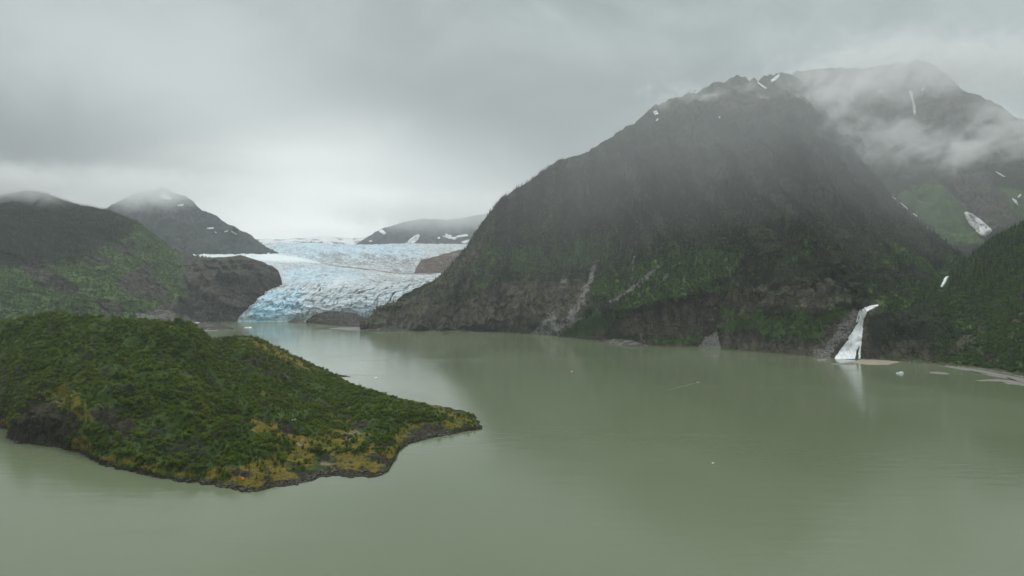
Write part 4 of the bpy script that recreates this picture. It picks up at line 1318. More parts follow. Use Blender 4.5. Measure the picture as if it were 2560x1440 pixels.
def off_tent(p_):
    near = (np.hypot(p_[:, 0] - TENT.x, p_[:, 1] - TENT.y) < 6.5) | ((np.abs(p_[:, 0] - TENT.x) < 5) & (p_[:, 1] < TENT.y) & (p_[:, 1] > TENT.y - 30))
    return p_[~near]


fI = off_tent(fI)
hI = rg.gamma(5.0, 0.36, len(fI)) * (0.75 + 0.25 * rg.random(len(fI)))
hI = np.clip(hI, 0.7, 3.4)
ipx, ipy = to_px(fI)
vis = (ipx > 5) & (ipx < 1250)
order = np.argsort(-(hI / fI[:, 1]) * vis)
sh_me = [[('stems', pydata('stems', *s_[0], M_bark)), ('crown', pydata('crown', *s_[1], M_shrub))] for s_ in shr]
for i in order[:300]:
    make_thing('shrub', sh_me[i % 4], 'large leafy green shrub in the island thicket', 'shrub', 'large shrubs on the island', fI[i], hI[i], rg.uniform(0, 6.28))
rest = order[300:]
mass('island_thicket', 'dense green shrub cover over the island', 'thicket', fI[rest], hI[rest], rg.uniform(0, 6.28, len(rest)), shrub_protos)

# young spruces mixed into the shrubs of the near side, and rocks strewn along the waterline
wS = front(sI) * sstep(3, 6, zI) * (1 - 0.9 * np.clip(rockI, 0, 1)) * np.clip(0.25 + fbm(xI / 45, yI / 45, 7.0, 3), 0.02, 1) * sstep(1000, 1060, pyI + 20 * nzI) * (pxI > -150)
pS, _, _ = shI.scatter(900, wS + 1e-9, rg)
pS = off_tent(pS)
mass('young_spruces', 'young spruces scattered through the island shrubs', 'spruces', pS, rg.uniform(2.5, 6.0, len(pS)), rg.uniform(0, 6.28, len(pS)), [proto('young_spruce_kind', ((s_[0], M_bark), (s_[1], M_young))) for s_ in spr])
wR = front(sI) * sstep(-0.4, 0.1, zI) * (1 - sstep(1.2, 3.5, zI)) * (pxI > -150) * np.clip(0.3 + nzI, 0.05, 1)
pR, _, _ = shI.scatter(1400, wR + 1e-9, rg)
rk_protos = []
for k in range(3):
    bm = bmesh.new()
    bmesh.ops.create_icosphere(bm, subdivisions=2, radius=1.0)
    for v_ in bm.verts:
        d_ = v_.co.normalized()
        v_.co = d_ * (1 + 0.35 * float(fbm(d_.x * 1.8 + k * 7, d_.y * 1.8, d_.z * 1.8, 3)))
        v_.co.z *= 0.6
    me_ = bpy.data.meshes.new('shore_rock'); bm.to_mesh(me_); bm.free(); me_.materials.append(M_shore)
    rk_protos.append(bpy.data.objects.new('shore_rock_kind', me_))
mass('shore_rocks', 'dark wet rocks strewn along the island waterline', 'rocks', pR, rg.gamma(3.0, 0.22, len(pR)), rg.uniform(0, 6.28, len(pR)), rk_protos)

# single young spruces that stand out on the island's back ridge
lone = spruce_mesh('spruce', 99, layers=11, per=6, rad=0.14, gap=0.4)
lone_me = [('trunk', pydata('trunk', *lone[0], M_bark)), ('crown', pydata('crown', *lone[1], M_spruce))]


def ridge_point(px):
    c = int(np.argmin(np.abs(xsI - px)))
    r0 = int(np.argmax((shI.co[:, c, 2] - CAMZ) / shI.co[:, c, 1]))
    return shI.co[r0, c]


for px, h, lab in [(1028, 9.0, 'tall thin spruce standing alone on the island point ridge'), (897, 7.0, 'thin young spruce on the island ridge, taller of the pair at the bend'),
                   (886, 5.0, 'short young spruce on the island ridge left of the taller one'), (932, 4.5, 'small spruce on the island ridge above the lake bend'),
                   (1140, 3.6, 'tiny cone shaped spruce on the mossy tip of the island'), (560, 6.0, 'young spruce in the dip of the island skyline')]:
    q = ridge_point(px)
    make_thing('spruce_tree', lone_me, lab, 'spruce', None, (q[0], q[1], q[2] - 0.3), h, rg.uniform(0, 6.28))


# ------------------------------------------------------------------ snow patches draped on the slopes
def drape(name, sh, poly, mat, off, seed, rings=4, thick=1.5, jit=0.12):
    q = np.array(poly, float)
    out_ = []
    for i in range(len(q)):
        a, b = q[i], q[(i + 1) % len(q)]
        k = max(2, int(np.hypot(*(b - a)) / 2.5))
        for j in range(k): out_.append(a + (b - a) * j / k)
    out_ = np.array(out_)
    c = out_.mean(axis=0)
    rel = out_ - c
    rel *= (1 + jit * fbm(rel[:, 0] / 4 + seed, rel[:, 1] / 4, seed, 3))[:, None]
    m = len(rel)
    v, f = [], []
    scs = [1.0, 0.93] + [0.93 * (1 - (k + 1) / rings) for k in range(rings)]
    ok = True
    for ri, sc_ in enumerate(scs):
        for k in range(m):
            px, py = c + rel[k] * sc_
            h_, n_ = sh.hit(px, py)
            if h_ is None:
                h_ = Vector(v[-1]) if v else Vector(P(px, py, 4000))
            d = (Vector((0, 0, CAMZ)) - h_).normalized()
            v.append(h_ + d * (off if ri else -thick) + Vector((0, 0, 0.3)))
            if sc_ < 1e-6: break
        if sc_ < 1e-6: break
    nr = len(scs) - 1
    for r_ in range(nr - 1):
        for k in range(m):
            f.append((r_ * m + k, r_ * m + (k + 1) % m, (r_ + 1) * m + (k + 1) % m, (r_ + 1) * m + k))
    ci = len(v) - 1
    for k in range(m): f.append(((nr - 1) * m + k, (nr - 1) * m + (k + 1) % m, ci))
    return pydata(name, v, f, mat, True)


def streak_poly(x0, y0, x1, y1, w0, w1):
    dx, dy = x1 - x0, y1 - y0
    l_ = math.hypot(dx, dy)
    nx, ny = -dy / l_, dx / l_
    mx, my, wm_ = (x0 + x1) / 2, (y0 + y1) / 2, (w0 + w1) * .6
    return [(x0 + nx * w0, y0 + ny * w0), (mx + nx * wm_, my + ny * wm_), (x1 + nx * w1, y1 + ny * w1), (x1 - nx * w1, y1 - ny * w1), (mx - nx * wm_, my - ny * wm_), (x0 - nx * w0, y0 - ny * w0)]


snow = [
    (shB, [(2409, 531), (2418, 530), (2432, 535), (2450, 548), (2468, 562), (2481, 575), (2478, 584), (2462, 592), (2456, 593), (2440, 578), (2424, 562), (2415, 545)], 'largest white snow patch, on the green slope above the right ridge'),
    (shB, [(2199, 470), (2206, 474), (2214, 482), (2208, 485), (2202, 479)], 'short wedge of snow in the gully left of the green slope'),
    (shB, [(2184, 445), (2192, 444), (2190, 449), (2186, 449)], 'topmost tiny snow spot at the head of the gully'),
    (shB, streak_poly(2230, 492, 2239, 498, 1.3, 2.2), 'stubby snow streak midway down the gully'),
    (shB, streak_poly(2250, 506, 2269, 522, 1.0, 1.6), 'long thin snow streak low in the gully'),
    (shB, streak_poly(2282, 533, 2294, 542, 1.0, 1.6), 'lowest faint snow streak in the gully'),
    (shB, streak_poly(2491, 430, 2512, 442, 1.2, 1.6), 'slanting snow sliver high near the right edge'),
    (shB, [(2530, 496), (2540, 499), (2546, 508), (2544, 513), (2537, 508)], 'ragged snow patch near the right picture edge'),
    (shB, streak_poly(2544, 495, 2552, 486, 1.2, 2.2), 'small snow sliver above the ragged patch at the right edge'),
    (shB, [(2272, 226), (2280, 228), (2284, 250), (2290, 268), (2288, 290), (2284, 285), (2280, 255)], 'long snow chute on the cloudy upper right peak'),
    (shB, streak_poly(2195, 230, 2206, 226, 2, 2.5), 'snow spot left of the chute on the cloudy peak'),
    (shB, streak_poly(2304, 228, 2310, 219, 1.5, 2.5), 'snow spot right of the chute on the cloudy peak'),
    (shA, [(1925, 202), (1940, 190), (1949, 183), (1946, 194), (1932, 206)], 'curved snow patch on the misty summit ridge'),
    (shA, streak_poly(1893, 205, 1916, 222, 1.5, 2), 'thin snow streak running down beside the summit ridge'),
    (shA, [(1632, 279), (1642, 276), (1646, 284), (1638, 288)], 'small snow patch on the left shoulder of the big mountain'),
    (shA, streak_poly(1640, 302, 1646, 296, 1.2, 2), 'tiny snow fleck below the shoulder patch'),
    (shA, streak_poly(1726, 234, 1744, 230, 1.2, 2), 'snow rim on the skyline between shoulder and summit'),
    (shA, streak_poly(1797, 294, 1801, 292, 1.5, 1.5), 'single snow dot in the middle of the upper forest'),
    (shE, streak_poly(517, 571, 534, 570, 1.2, 2.2), 'level snow patch at the left on the far left mountain'),
    (shE, streak_poly(537, 579, 542, 584, 1.0, 0.7), 'thin snow tail hanging below the level patch of the far left mountain'),
    (shE, streak_poly(560, 580, 570, 577, 0.8, 1.5), 'slanting snow patch at the right on the far left mountain'),
    (shE, streak_poly(577, 578, 590, 585, 1.0, 2.0), 'lower right snow wedge on the far left mountain'),
    (shE, streak_poly(582, 562, 596, 572, 1.5, 2.5), 'upper thin snow streak on the far left mountain'),
    (shE, [(396, 488), (410, 484), (432, 496), (424, 500), (406, 496)], 'snow cap on the misty far left peak'),
    (shE, streak_poly(444, 514, 458, 512, 1.5, 2.5), 'faint snow fleck under the far left peak'),
    (shJ, [(944, 576), (956, 574), (968, 584), (960, 588), (950, 581)], 'left snow patch on the mountain beyond the ice fall'),
    (shJ, [(1036, 588), (1050, 583), (1046, 598), (1034, 611), (1008, 614), (1022, 600)], 'broad snow chute running down to the ice fall skyline'),
    (shJ, [(1108, 592), (1114, 584), (1128, 588), (1132, 594), (1146, 592), (1136, 600), (1122, 597)], 'bent snow patch on the mountain beyond the ice fall'),
    (shJ, streak_poly(1140, 592, 1170, 588, 2, 3), 'long level snow band right of the bent patch'),
    (shJ, [(1150, 606), (1162, 601), (1178, 596), (1172, 605), (1160, 609)], 'rightmost snow patch beyond the ice fall'),
    (shJ, streak_poly(922, 604, 930, 602, 1.5, 2), 'tiny low snow fleck beyond the ice fall'),
    (shJ, streak_poly(1094, 596, 1100, 594, 2, 2), 'small round snow spot beyond the ice fall'),
]
for k, (sh, poly, lab) in enumerate(snow):
    far = sh in (shE, shJ)
    o = obj('snow_patch', drape('snow_patch', sh, poly, M_snow, 30 if far else (34 if k == 0 else 16), k * 1.7, jit=0.12 if k == 0 else 0.38))
    tag(o, lab, 'snow patch', 'snow patches on the mountains')

# ------------------------------------------------------------------ waterfall
fm, t = new_mat('falling_water')
pos = t.new('ShaderNodeNewGeometry').outputs['Position']
at = t.new('ShaderNodeAttribute', attribute_name='mask')
sp = t.new('ShaderNodeSeparateColor', i_0=at.outputs['Color'])
st = t.noise(t.mapping(pos, (1.0, 0.4, 0.20), (0, R(12), 0)), 0.17, 5, 0.75, 0.5)
ed = t.math('ADD', sp.outputs[0], t.math('MULTIPLY', t.math('SUBTRACT', st, 0.5), 1.5))
wc = t.mix(t.ramp(st, 0.36, 0.58), (0.66, 0.70, 0.73), (0.98, 0.98, 0.98))
wc = t.mix(t.ramp(ed, -0.06, 0.14), (0.08, 0.075, 0.07), wc)
finish(t, wc, 0.6, st, 1.5, 0.7, 0.3)


def ribbon(name, sh, left, right, nu, nv, off, seed, parent, rough=1.5):
    lf, rt = np.array(left, float), np.array(right, float)
    tl = np.linspace(0, 1, len(lf)); tr = np.linspace(0, 1, len(rt))
    tt = np.linspace(0, 1, nv)
    l_ = np.stack([np.interp(tt, tl, lf[:, k]) for k in (0, 1)], -1)
    r_ = np.stack([np.interp(tt, tr, rt[:, k]) for k in (0, 1)], -1)
    l_[:, 0] += 1.6 * rough * fbm(tt * 16, seed, 0.3, 4); r_[:, 0] += 1.6 * rough * fbm(tt * 16, seed + 3, 0.3, 4)
    co = np.zeros((nv, nu, 3)); mk_ = np.zeros((nv, nu, 4))
    last = None
    for j in range(nv):
        for i in range(nu):
            u = i / (nu - 1)
            px, py = l_[j] * (1 - u) + r_[j] * u
            h_, n_ = sh.hit(px, py)
            if h_ is None or (last is not None and abs(h_.y - last) > 60):
                h_ = Vector(P(px, py, last or float(lakeD(897))))
            last = h_.y
            d = (Vector((0, 0, CAMZ)) - h_).normalized()
            bul = off * (0.25 + math.sin(math.pi * u) ** 0.6) + 1.3 * float(perlin(u * 7, j * 0.16, seed))
            co[j, i] = h_ + d * bul
            mk_[j, i, 0] = min(1.0, 3.2 * min(u, 1 - u) + 0.30)
    # one thickness so the sheet of water is a body
    bk = co.copy(); bk[..., 1] += 3.0
    nf = grid_faces(nv, nu)[:, ::-1]
    allv = np.concatenate([co.reshape(-1, 3), bk.reshape(-1, 3)])
    n0 = nv * nu
    fc = np.concatenate([nf, nf[:, ::-1] + n0])
    rim = [j * nu for j in range(nv)] + [(nv - 1) * nu + i for i in range(1, nu)] + [j * nu + nu - 1 for j in range(nv - 2, -1, -1)] + [i for i in range(nu - 2, 0, -1)]
    rf = np.array([[rim[k], rim[(k + 1) % len(rim)], rim[(k + 1) % len(rim)] + n0, rim[k] + n0] for k in range(len(rim))])
    me = mesh_np(name, allv, np.concatenate([fc, rf]), fm, True, np.concatenate([mk_.reshape(-1, 4)] * 2))
    o = obj(name, me, parent)
    return o


falls = obj('waterfall', None, loc=None)
tag(falls, 'tall white waterfall dropping into the lake between rock and forest', 'waterfall')
ribbon('main_fall', shA, [(2152, 778), (2147, 795), (2140, 815), (2124, 840), (2110, 862), (2097, 882), (2085, 897)], [(2170, 778), (2161, 797), (2157, 810), (2155, 835), (2155, 855), (2143, 872), (2138, 897)], 26, 60, 2.0, 1.0, falls)
ribbon('crest', shA, [(2196, 761), (2180, 763), (2160, 769), (2152, 778)], [(2196, 765), (2184, 771), (2176, 774), (2170, 778)], 10, 24, 1.6, 5.0, falls, 0.8)
ribbon('side_strand', shA, [(2150, 774), (2144, 792), (2140, 806)], [(2153, 774), (2147, 792), (2143, 806)], 5, 20, 1.6, 7.0, falls, 0.6)
ribbon('side_strand', shA, [(2150, 858), (2148, 872), (2146, 897)], [(2154, 858), (2152, 872), (2151, 897)], 6, 24, 1.8, 9.0, falls, 1.0)
casc = obj('cascade', None)
tag(casc, 'small white upper cascade among the trees above the waterfall', 'waterfall')
ribbon('upper_drop', shC, [(2366, 692), (2360, 698), (2358, 705)], [(2372, 690), (2368, 698), (2364, 706)], 6, 16, 12.0, 11.0, casc, 1.2)
ribbon('lower_drop', shC, [(2358, 705), (2354, 712), (2353, 718)], [(2364, 706), (2361, 712), (2356, 718)], 5, 14, 12.0, 12.0, casc, 1.2)


# ------------------------------------------------------------------ floating ice
def lump(seed, sx, sy, sz, sub=3, flat=0.35):
    bm = bmesh.new()
    bmesh.ops.create_icosphere(bm, subdivisions=sub, radius=1.0)
    for v_ in bm.verts:
        d = v_.co.normalized()
        k = 1 + 0.32 * float(fbm(d.x * 1.7 + seed, d.y * 1.7, d.z * 1.7, 3))
        v_.co = Vector((d.x * sx * k, d.y * sy * k, max(-flat, d.z * k) * sz))
    return bm


def bm_mesh(name, bm, mat, smooth=False):
    me = bpy.data.meshes.new(name)
    bm.to_mesh(me); bm.free()
    me.materials.append(mat)
    if smooth:
        for p_ in me.polygons: p_.use_smooth = True
    return me


for k, (px, py, parts, lab) in enumerate([
    (2250, 934, [(-4.5, 0, 2.2, 1.8, 2.2), (1.5, 0, 4.6, 2.4, 3.4)], 'white two-humped iceberg off the sandbar near the right shore'),
    (620, 819.5, [(-6, 0, 7, 5, 2.6), (5, 1, 9, 5, 3.4)], 'flat pale iceberg in front of the glacier snout'),
    (939, 944.5, [(0, 0, 2.6, 1.6, 1.0), (2.2, 0.3, 1.6, 1.2, 1.3)], 'small grey-white ice floe off the island rock spit'),
    (491, 807, [(0, 0, 9, 5, 2.4), (8, 0, 6, 4, 1.6)], 'ice floe hugging the shore left of the glacier'),
    (1782, 1158, [(0, 0, 0.9, 0.7, 0.7), (0.8, 0.1, 0.5, 0.5, 0.4)], 'lone white speck of ice in the open middle of the lake'),
    (1429, 929, [(0, 0, 0.9, 0.7, 0.6), (0.9, 0, 0.5, 0.5, 0.4)], 'tiny ice bit in the dark reflection below the scree'),
]):
    c = L(px, py)
    ib = obj('iceberg', None, loc=c)
    tag(ib, lab, 'iceberg', 'pieces of ice on the lake')
    for j, (ox, oy, sx, sy, sz) in enumerate(parts):
        o = obj('ice_hump', bm_mesh('ice_hump', lump(k * 3.3 + j, sx, sy, sz), M_ice), ib)
        o.location = (ox, oy, 0)

# ------------------------------------------------------------------ boulders below the scree and on the shores
bl_me = [bm_mesh('boulder', lump(70 + k, 1, 0.9, 0.8, 2, 0.5), M_boulder) for k in range(4)]
for k, (px, py, r_, lab) in enumerate([
    (1366, 839, 3.6, 'pale boulder at the left edge of the scree foot'), (1378, 840.5, 2.8, 'small pale boulder in the middle of the scree foot'),
    (1392, 842.5, 3.2, 'pale boulder at the right end of the scree foot'), (1252, 828, 3.4, 'pale boulder on the shore left of the scree'),
    (1262, 829, 2.4, 'smaller boulder right beside the one left of the scree'), (1800, 873, 3.0, 'pale boulder at the foot of the small rock scar'),
    (2198, 900, 4.0, 'grey boulder behind the tan sandbar'), (2275, 905.5, 1.8, 'small boulder where the sandbar meets the right shore'), (2288, 906.5, 1.5, 'pebbly boulder on the shore right of the sandbar'),
    (2370, 914, 2.2, 'pale boulder at the left end of the gravel beach'), (864, 938.5, 1.2, 'dark rock tip in the water beyond the rock spit')]):
    c = L(px, py)
    o = obj('boulder', bl_me[k % 4], loc=c, rz=k * 1.3)
    o.scale = (r_, r_, r_)
    tag(o, lab, 'boulder', 'boulders along the shore')

# ------------------------------------------------------------------ motor boat with its wake
def solid_mat(name, c, rough=0.5, spec=0.4):
    m, t_ = new_mat(name)
    p_ = t_.new('ShaderNodeNewGeometry').outputs['Position']
    n_ = t_.noise(p_, 3.0, 3)
    finish(t_, t_.mix(n_, tuple(0.85 * q for q in c), tuple(min(1, 1.1 * q) for q in c)), rough, spec=spec)
    return m


M_hull = solid_mat('hull_paint', (0.62, 0.58, 0.42), 0.35)
M_darkm = solid_mat('dark_plastic', (0.03, 0.03, 0.032), 0.5)
M_bench = solid_mat('bench_wood', (0.22, 0.15, 0.08), 0.6)
boat = obj('motor_boat', None, loc=L(1745, 956.5))
tag(boat, 'small open cream motor boat crossing the lake', 'boat')
boat.rotation_euler = (0, 0, R(24))
st_x = np.linspace(-3.0, 3.2, 13)
hv, hf = [], []
for i, x in enumerate(st_x):
    tq = (x + 3) / 6.2
    wd = 1.05 * (1 - max(0, tq - 0.45) ** 2 * 3.1) + 0.02
    shr_ = 0.75 + 0.45 * tq ** 2
    kl = -0.28 + 0.55 * max(0, tq - 0.6) ** 2 * 4
    for yy, zz in ((-wd, shr_), (-wd * 0.92, 0.1 + kl * 0.2), (0, kl), (wd * 0.92, 0.1 + kl * 0.2), (wd, shr_), (wd * 0.86, shr_), (wd * 0.78, 0.22), (-wd * 0.78, 0.22), (-wd * 0.86, shr_)):
        hv.append((x, yy, zz))
for i in range(12):
    for k in range(9):
        hf.append((i * 9 + k, i * 9 + (k + 1) % 9, (i + 1) * 9 + (k + 1) % 9, (i + 1) * 9 + k))
hf.append(tuple(range(9))); hf.append(tuple(12 * 9 + k for k in reversed(range(9))))
hull = obj('hull', pydata('hull', hv, hf, M_hull), boat)


def box_me(name, sx, sy, sz, mat, bev=0.03):
    bm = bmesh.new()
    bmesh.ops.create_cube(bm, size=1.0, matrix=Matrix.Diagonal((sx, sy, sz, 1)))
    bmesh.ops.bevel(bm, geom=bm.edges[:], offset=bev, segments=2, affect='EDGES')
    return bm_mesh(name, bm, mat)


for x in (-1.7, -0.3, 1.1):
    o = obj('bench', box_me('bench', 0.35, 1.5, 0.07, M_bench), boat); o.location = (x, 0, 0.55)
mo = obj('outboard_motor', box_me('outboard_motor', 0.4, 0.36, 0.6, M_darkm, 0.08), boat); mo.location = (-3.15, 0, 1.05)
lg = obj('motor_leg', box_me('motor_leg', 0.14, 0.1, 1.2, M_darkm), mo); lg.location = (-0.05, 0, -0.8)
ti = obj('tiller', box_me('tiller', 0.7, 0.06, 0.06, M_darkm, 0.02), mo); ti.location = (0.45, 0.05, 0.1)

M_foam = simple_mat('wake_water', (0.11, 0.135, 0.085), (0.15, 0.175, 0.12), 0.5, 0.35, 0.2, 0.5)
b0, b1 = L(1740, 957.5), L(1664, 976)
d_ = (b1 - b0); ln = d_.length; d_.normalize(); nn = Vector((-d_.y, d_.x, 0))
wv_, wf_ = [], []
for k in range(60):
    q = k / 59
    c = b0 + d_ * ln * q
    wob = 0.8 * float(perlin(k * 0.21, 3.3, 1.0))
    hw = (0.45 + 0.5 * q) * (1 - 0.8 * q) + 0.08
    zz = 0.10 * (1 - q) + 0.006
    wv_ += [c + nn * (wob - hw) + Vector((0, 0, 0.004)), c + nn * wob + Vector((0, 0, zz)), c + nn * (wob + hw) + Vector((0, 0, 0.004))]
for k in range(59):
    wf_ += [(3 * k, 3 * k + 1, 3 * k + 4, 3 * k + 3), (3 * k + 1, 3 * k + 2, 3 * k + 5, 3 * k + 4)]
wk = obj('wake', pydata('wake', wv_, wf_, M_foam, True))
tag(wk, 'thin pale wake trailing behind the motor boat', 'wake', kind='stuff')

# ------------------------------------------------------------------ orange tent on the mossy shore
M_orange = solid_mat('orange_nylon', (0.85, 0.13, 0.035), 0.5)
M_pole = solid_mat('tent_pole', (0.25, 0.25, 0.26), 0.4)
h_, n_ = shI.hit(607, 1198)
tent = obj('tent', None, loc=h_)
tent.rotation_euler = (0, 0, 0.4)
tag(tent, 'bright orange dome tent on yellow moss at the island shore', 'tent')
tv, tf = [], []
for j in range(7):
    a = j / 6 * math.pi / 2
    for k in range(16):
        b = k / 16 * math.tau
        flat_ = 1 - 0.10 * (0.5 - 0.5 * math.cos(4 * b)) * math.cos(a)
        tv.append((1.35 * math.cos(b) * math.cos(a) * flat_, 1.2 * math.sin(b) * math.cos(a) * flat_, 1.65 * math.sin(a) - 0.12))
for j in range(6):
    for k in range(16): tf.append((j * 16 + k, j * 16 + (k + 1) % 16, (j + 1) * 16 + (k + 1) % 16, (j + 1) * 16 + k))
obj('canopy', pydata('canopy', tv, tf, M_orange, True), tent)
for s_ in (0, 1):
    pv, pf = [], []
    for j in range(17):
        a = j / 16 * math.pi
        cx_, cz_ = 1.38 * math.cos(a), 1.68 * math.sin(a) - 0.12
        ang = R(45) if s_ else R(-45)
        for k in range(4):
            b = k * math.pi / 2
            pv.append((cx_ * math.cos(ang) + 0.03 * math.cos(b) * math.sin(ang), cx_ * math.sin(ang) * 0.9 + 0.03 * math.cos(b), cz_ + 0.03 * math.sin(b)))
    for j in range(16):
        for k in range(4): pf.append((j * 4 + k, j * 4 + (k + 1) % 4, (j + 1) * 4 + (k + 1) % 4, (j + 1) * 4 + k))
    obj('pole', pydata('pole', pv, pf, M_pole), tent)
obj('door_flap', pydata('door_flap', [(-0.5, -1.24, -0.05), (0.5, -1.24, -0.05), (0.3, -0.98, 0.75), (0, -0.86, 1.0), (-0.3, -0.98, 0.75)], [(0, 1, 2, 3, 4)], solid_mat('door_nylon', (0.7, 0.10, 0.03))), tent)


# ------------------------------------------------------------------ people on the sandbar
def person_mesh(name, stance):
    me = bpy.data.meshes.new(name)
    v = [(0, 0, 0.95), (0, 0, 1.2), (0, 0, 1.42), (0, 0, 1.52), (0, 0.02, 1.66), (0, 0.01, 1.75),
         (0.19, 0, 1.40), (0.25, 0.02, 1.13), (0.24, 0.10 * stance, 0.88), (-0.19, 0, 1.40), (-0.25, 0.02, 1.13), (-0.24, 0.12 * stance, 0.90),
         (0.10, 0, 0.88), (0.12, 0.06 * stance, 0.48), (0.12, 0.10 * stance, 0.07), (0.12, 0.10 * stance + 0.16, 0.04),
         (-0.10, 0, 0.88), (-0.12, -0.02, 0.48), (-0.12, -0.10 * stance, 0.07), (-0.12, -0.10 * stance + 0.16, 0.04)]
    e = [(0, 1), (1, 2), (2, 3), (3, 4), (4, 5), (2, 6), (6, 7), (7, 8), (2, 9), (9, 10), (10, 11), (0, 12), (12, 13), (13, 14), (14, 15), (0, 16), (16, 17), (17, 18), (18, 19)]
    rad = [.17, .17, .15, .06, .11, .09, .075, .055, .045, .075, .055, .045, .10, .07, .055, .04, .10, .07, .055, .04]
    me.from_pydata(v, e, [])
    return me, rad


def cloth_mat(name, jacket, trousers):
    m, t_ = new_mat(name)
    oc = t_.new('ShaderNodeTexCoord').outputs['Object']
    z_ = t_.new('ShaderNodeSeparateXYZ', i_0=oc).outputs[2]
    c = t_.mix(t_.math('GREATER_THAN', z_, 0.9), trousers, jacket)
    c = t_.mix(t_.math('GREATER_THAN', z_, 1.5), c, (0.35, 0.2, 0.14))
    c = t_.mix(t_.math('GREATER_THAN', z_, 1.7), c, (0.03, 0.02, 0.015))
    finish(t_, c, 0.8)
    return m


jackets = [('red', (0.30, 0.03, 0.025)), ('dark', (0.04, 0.04, 0.05)), ('maroon', (0.16, 0.025, 0.03)), ('brown', (0.12, 0.06, 0.04))]
for k, (px, py, lab) in enumerate([
    (2114, 904.5, 'person in a red jacket at the left end of the tan sandbar'), (2123, 904, 'person in dark clothes second from the left end of the sandbar'),
    (2118, 908, 'person in a maroon jacket on the gravel below the sandbar left end'), (2135, 904, 'person in brown on the sandbar neck'),
    (2155, 905, 'person in a red jacket left of the sandbar middle'), (2158, 905.6, 'person in dark clothes beside the red jacket near the sandbar middle'),
    (2167, 901.5, 'person in a maroon jacket on the upper sandbar'), (2172, 901.5, 'person in brown on the upper sandbar, right of the maroon jacket'),
    (2180, 905.7, 'person in a red jacket alone on the open sand'), (2196, 908.5, 'person in dark clothes left in the group at the sandbar front'),
    (2199, 909, 'person in a maroon jacket amid the group at the sandbar front'), (2203, 910.5, 'person in brown at the front edge of the sandbar group'),
    (2208, 911, 'person in a red jacket rightmost on the sandbar')]):
    me, rad = person_mesh('person', (1.0, -0.6, 1.4)[k % 3])
    o = obj('person', me, loc=L(px, py) + Vector((0, 0, 0.85)), rz=k * 2.1)
    o.modifiers.new('skin', 'SKIN')
    sv_ = me.skin_vertices[0].data if me.skin_vertices else None
    if sv_ is None:
        bm = bmesh.new(); bm.from_mesh(me)
        ly = bm.verts.layers.skin.verify()
        bm.to_mesh(me); bm.free()
        sv_ = me.skin_vertices[0].data
    for q, r_ in zip(sv_, rad): q.radius = (r_, r_)
    sv_[0].use_root = True
    o.modifiers.new('smooth', 'SUBSURF').levels = 1
    me.materials.append(cloth_mat(jackets[k % 4][0] + '_clothes', jackets[k % 4][1], (0.03, 0.035, 0.05)))
    tag(o, lab, 'person', 'people on the sandbar')

# ------------------------------------------------------------------ low cloud clinging to the peaks
def cloud_mat(name, dens, thr, scale, soft=0.3, alb=0.66):
    m, t_ = new_mat(name)
    tc = t_.new('ShaderNodeTexCoord')
    pos_ = t_.new('ShaderNodeNewGeometry').outputs['Position']
    q = t_.vmath('MULTIPLY', t_.vmath('SUBTRACT', tc.outputs['Generated'], (0.5, 0.5, 0.5)), (2, 2, 2))
    fall = t_.ramp(t_.vmath('LENGTH', q), 0.0, 0.98, 1.0, 0.0)
    n_ = t_.noise(t_.mapping(pos_, (1.0, 0.8, 1.35), (0, R(20), 0)), scale, 4.0, 0.62, 0.9)
    d_ = t_.math('SUBTRACT', t_.math('ADD', n_, t_.math('MULTIPLY', fall, 0.22)), thr)
    d_ = t_.math('MULTIPLY', t_.ramp(d_, 0.0, soft), t_.math('MULTIPLY', fall, dens))
    vs = t_.new('ShaderNodeVolumeScatter')
    vs.inputs['Color'].default_value = (alb, alb * 1.025, alb * 1.03, 1)  # grey scatter colour stands in for shade from thick cloud above
    vs.inputs['Anisotropy'].default_value = 0.25
    t_.set(vs.inputs['Density'], d_)
    o_ = t_.new('ShaderNodeOutputMaterial')
    t_.l.new(vs.outputs[0], o_.inputs['Volume'])
    m.cycles.volume_step_rate = 1.6
    return m


def cloud(px, py, D, hx, hy, depth, dens, thr, scale, label, soft=0.3, alb=0.66):
    c = P(px, py, D)
    sx, sz = hx * D / FPX, hy * D / FPX
    bm = bmesh.new()
    bmesh.ops.create_icosphere(bm, subdivisions=2, radius=1.06, matrix=Matrix.Diagonal((sx, depth, sz, 1)))
    o = obj('low_cloud', bm_mesh('low_cloud', bm, cloud_mat('low_cloud', dens, thr, scale, soft, alb)), loc=c)
    tag(o, label, 'cloud', kind='stuff')
    return o


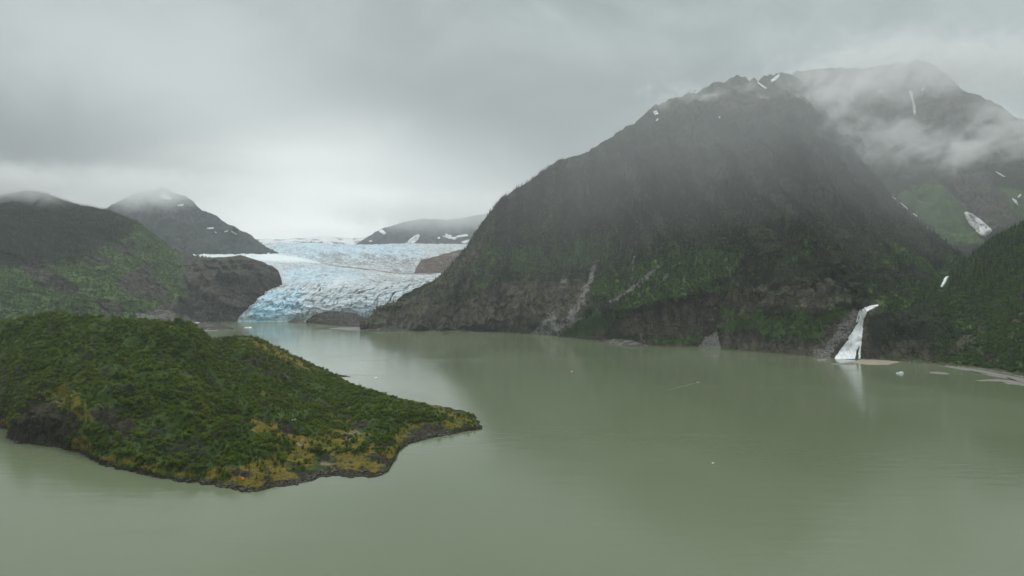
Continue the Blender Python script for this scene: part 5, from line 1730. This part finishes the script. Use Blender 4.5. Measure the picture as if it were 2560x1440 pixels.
cloud(1950, 330, 2250, 1250, 640, 850, 0.00052, -0.30, 0.004, 'thin veil of mist over the upper part of the big mountain', 0.4)
cloud(2080, 225, 3000, 230, 110, 260, 0.0110, 0.53, 0.0085, 'grey cloud wrapped round the summit ridge')
cloud(2200, 335, 2780, 300, 150, 220, 0.0100, 0.54, 0.0095, 'torn wisps drifting across the gully')
cloud(2360, 385, 2650, 240, 105, 220, 0.0130, 0.54, 0.0095, 'ragged cloud hanging in the basin above the green slope')
cloud(2530, 330, 2850, 260, 130, 260, 0.0120, 0.53, 0.0090, 'cloud at the right picture edge over the back mountain')
cloud(1780, 245, 3080, 360, 100, 220, 0.0090, 0.57, 0.0110, 'thin wisps along the left shoulder of the big mountain')
cloud(2360, 165, 3650, 640, 150, 420, 0.0085, 0.46, 0.0050, 'veil of cloud over the highest peak')
cloud(-20, 455, 3330, 430, 80, 240, 0.0170, 0.42, 0.0090, 'low cloud lying on the left hill crest', alb=0.45)
cloud(300, 468, 4700, 330, 85, 420, 0.0055, 0.40, 0.0055, 'grey cloud between the left hill and the far left peak', alb=0.52)
cloud(370, 468, 5900, 250, 66, 500, 0.0055, 0.42, 0.0060, 'small wisps in front of the far left mountain', alb=0.60)
cloud(800, 588, 10000, 260, 30, 500, 0.0030, 0.40, 0.0035, 'white fog over the distant snow field')
cloud(1080, 532, 9000, 400, 66, 800, 0.0035, 0.40, 0.0030, 'pale cloud capping the mountains beyond the ice fall')

# ------------------------------------------------------------------ haze: the damp air of the valley
hm, t = new_mat('damp_air')
pv = t.new('ShaderNodeVolumePrincipled')
pv.inputs['Color'].default_value = (0.90, 0.95, 0.985, 1)
pv.inputs['Density'].default_value = 0.000038
pv.inputs['Anisotropy'].default_value = 0.35
o_ = t.new('ShaderNodeOutputMaterial')
t.l.new(pv.outputs[0], o_.inputs['Volume'])
hm.cycles.homogeneous_volume = True
bm = bmesh.new()
bmesh.ops.create_cube(bm, size=1.0, matrix=Matrix.Translation((0, 5500, 920)) @ Matrix.Diagonal((19000, 18000, 1870, 1)))
hz = obj('haze', bm_mesh('haze', bm, hm))
tag(hz, 'thin grey haze filling the valley air', 'haze', kind='stuff')
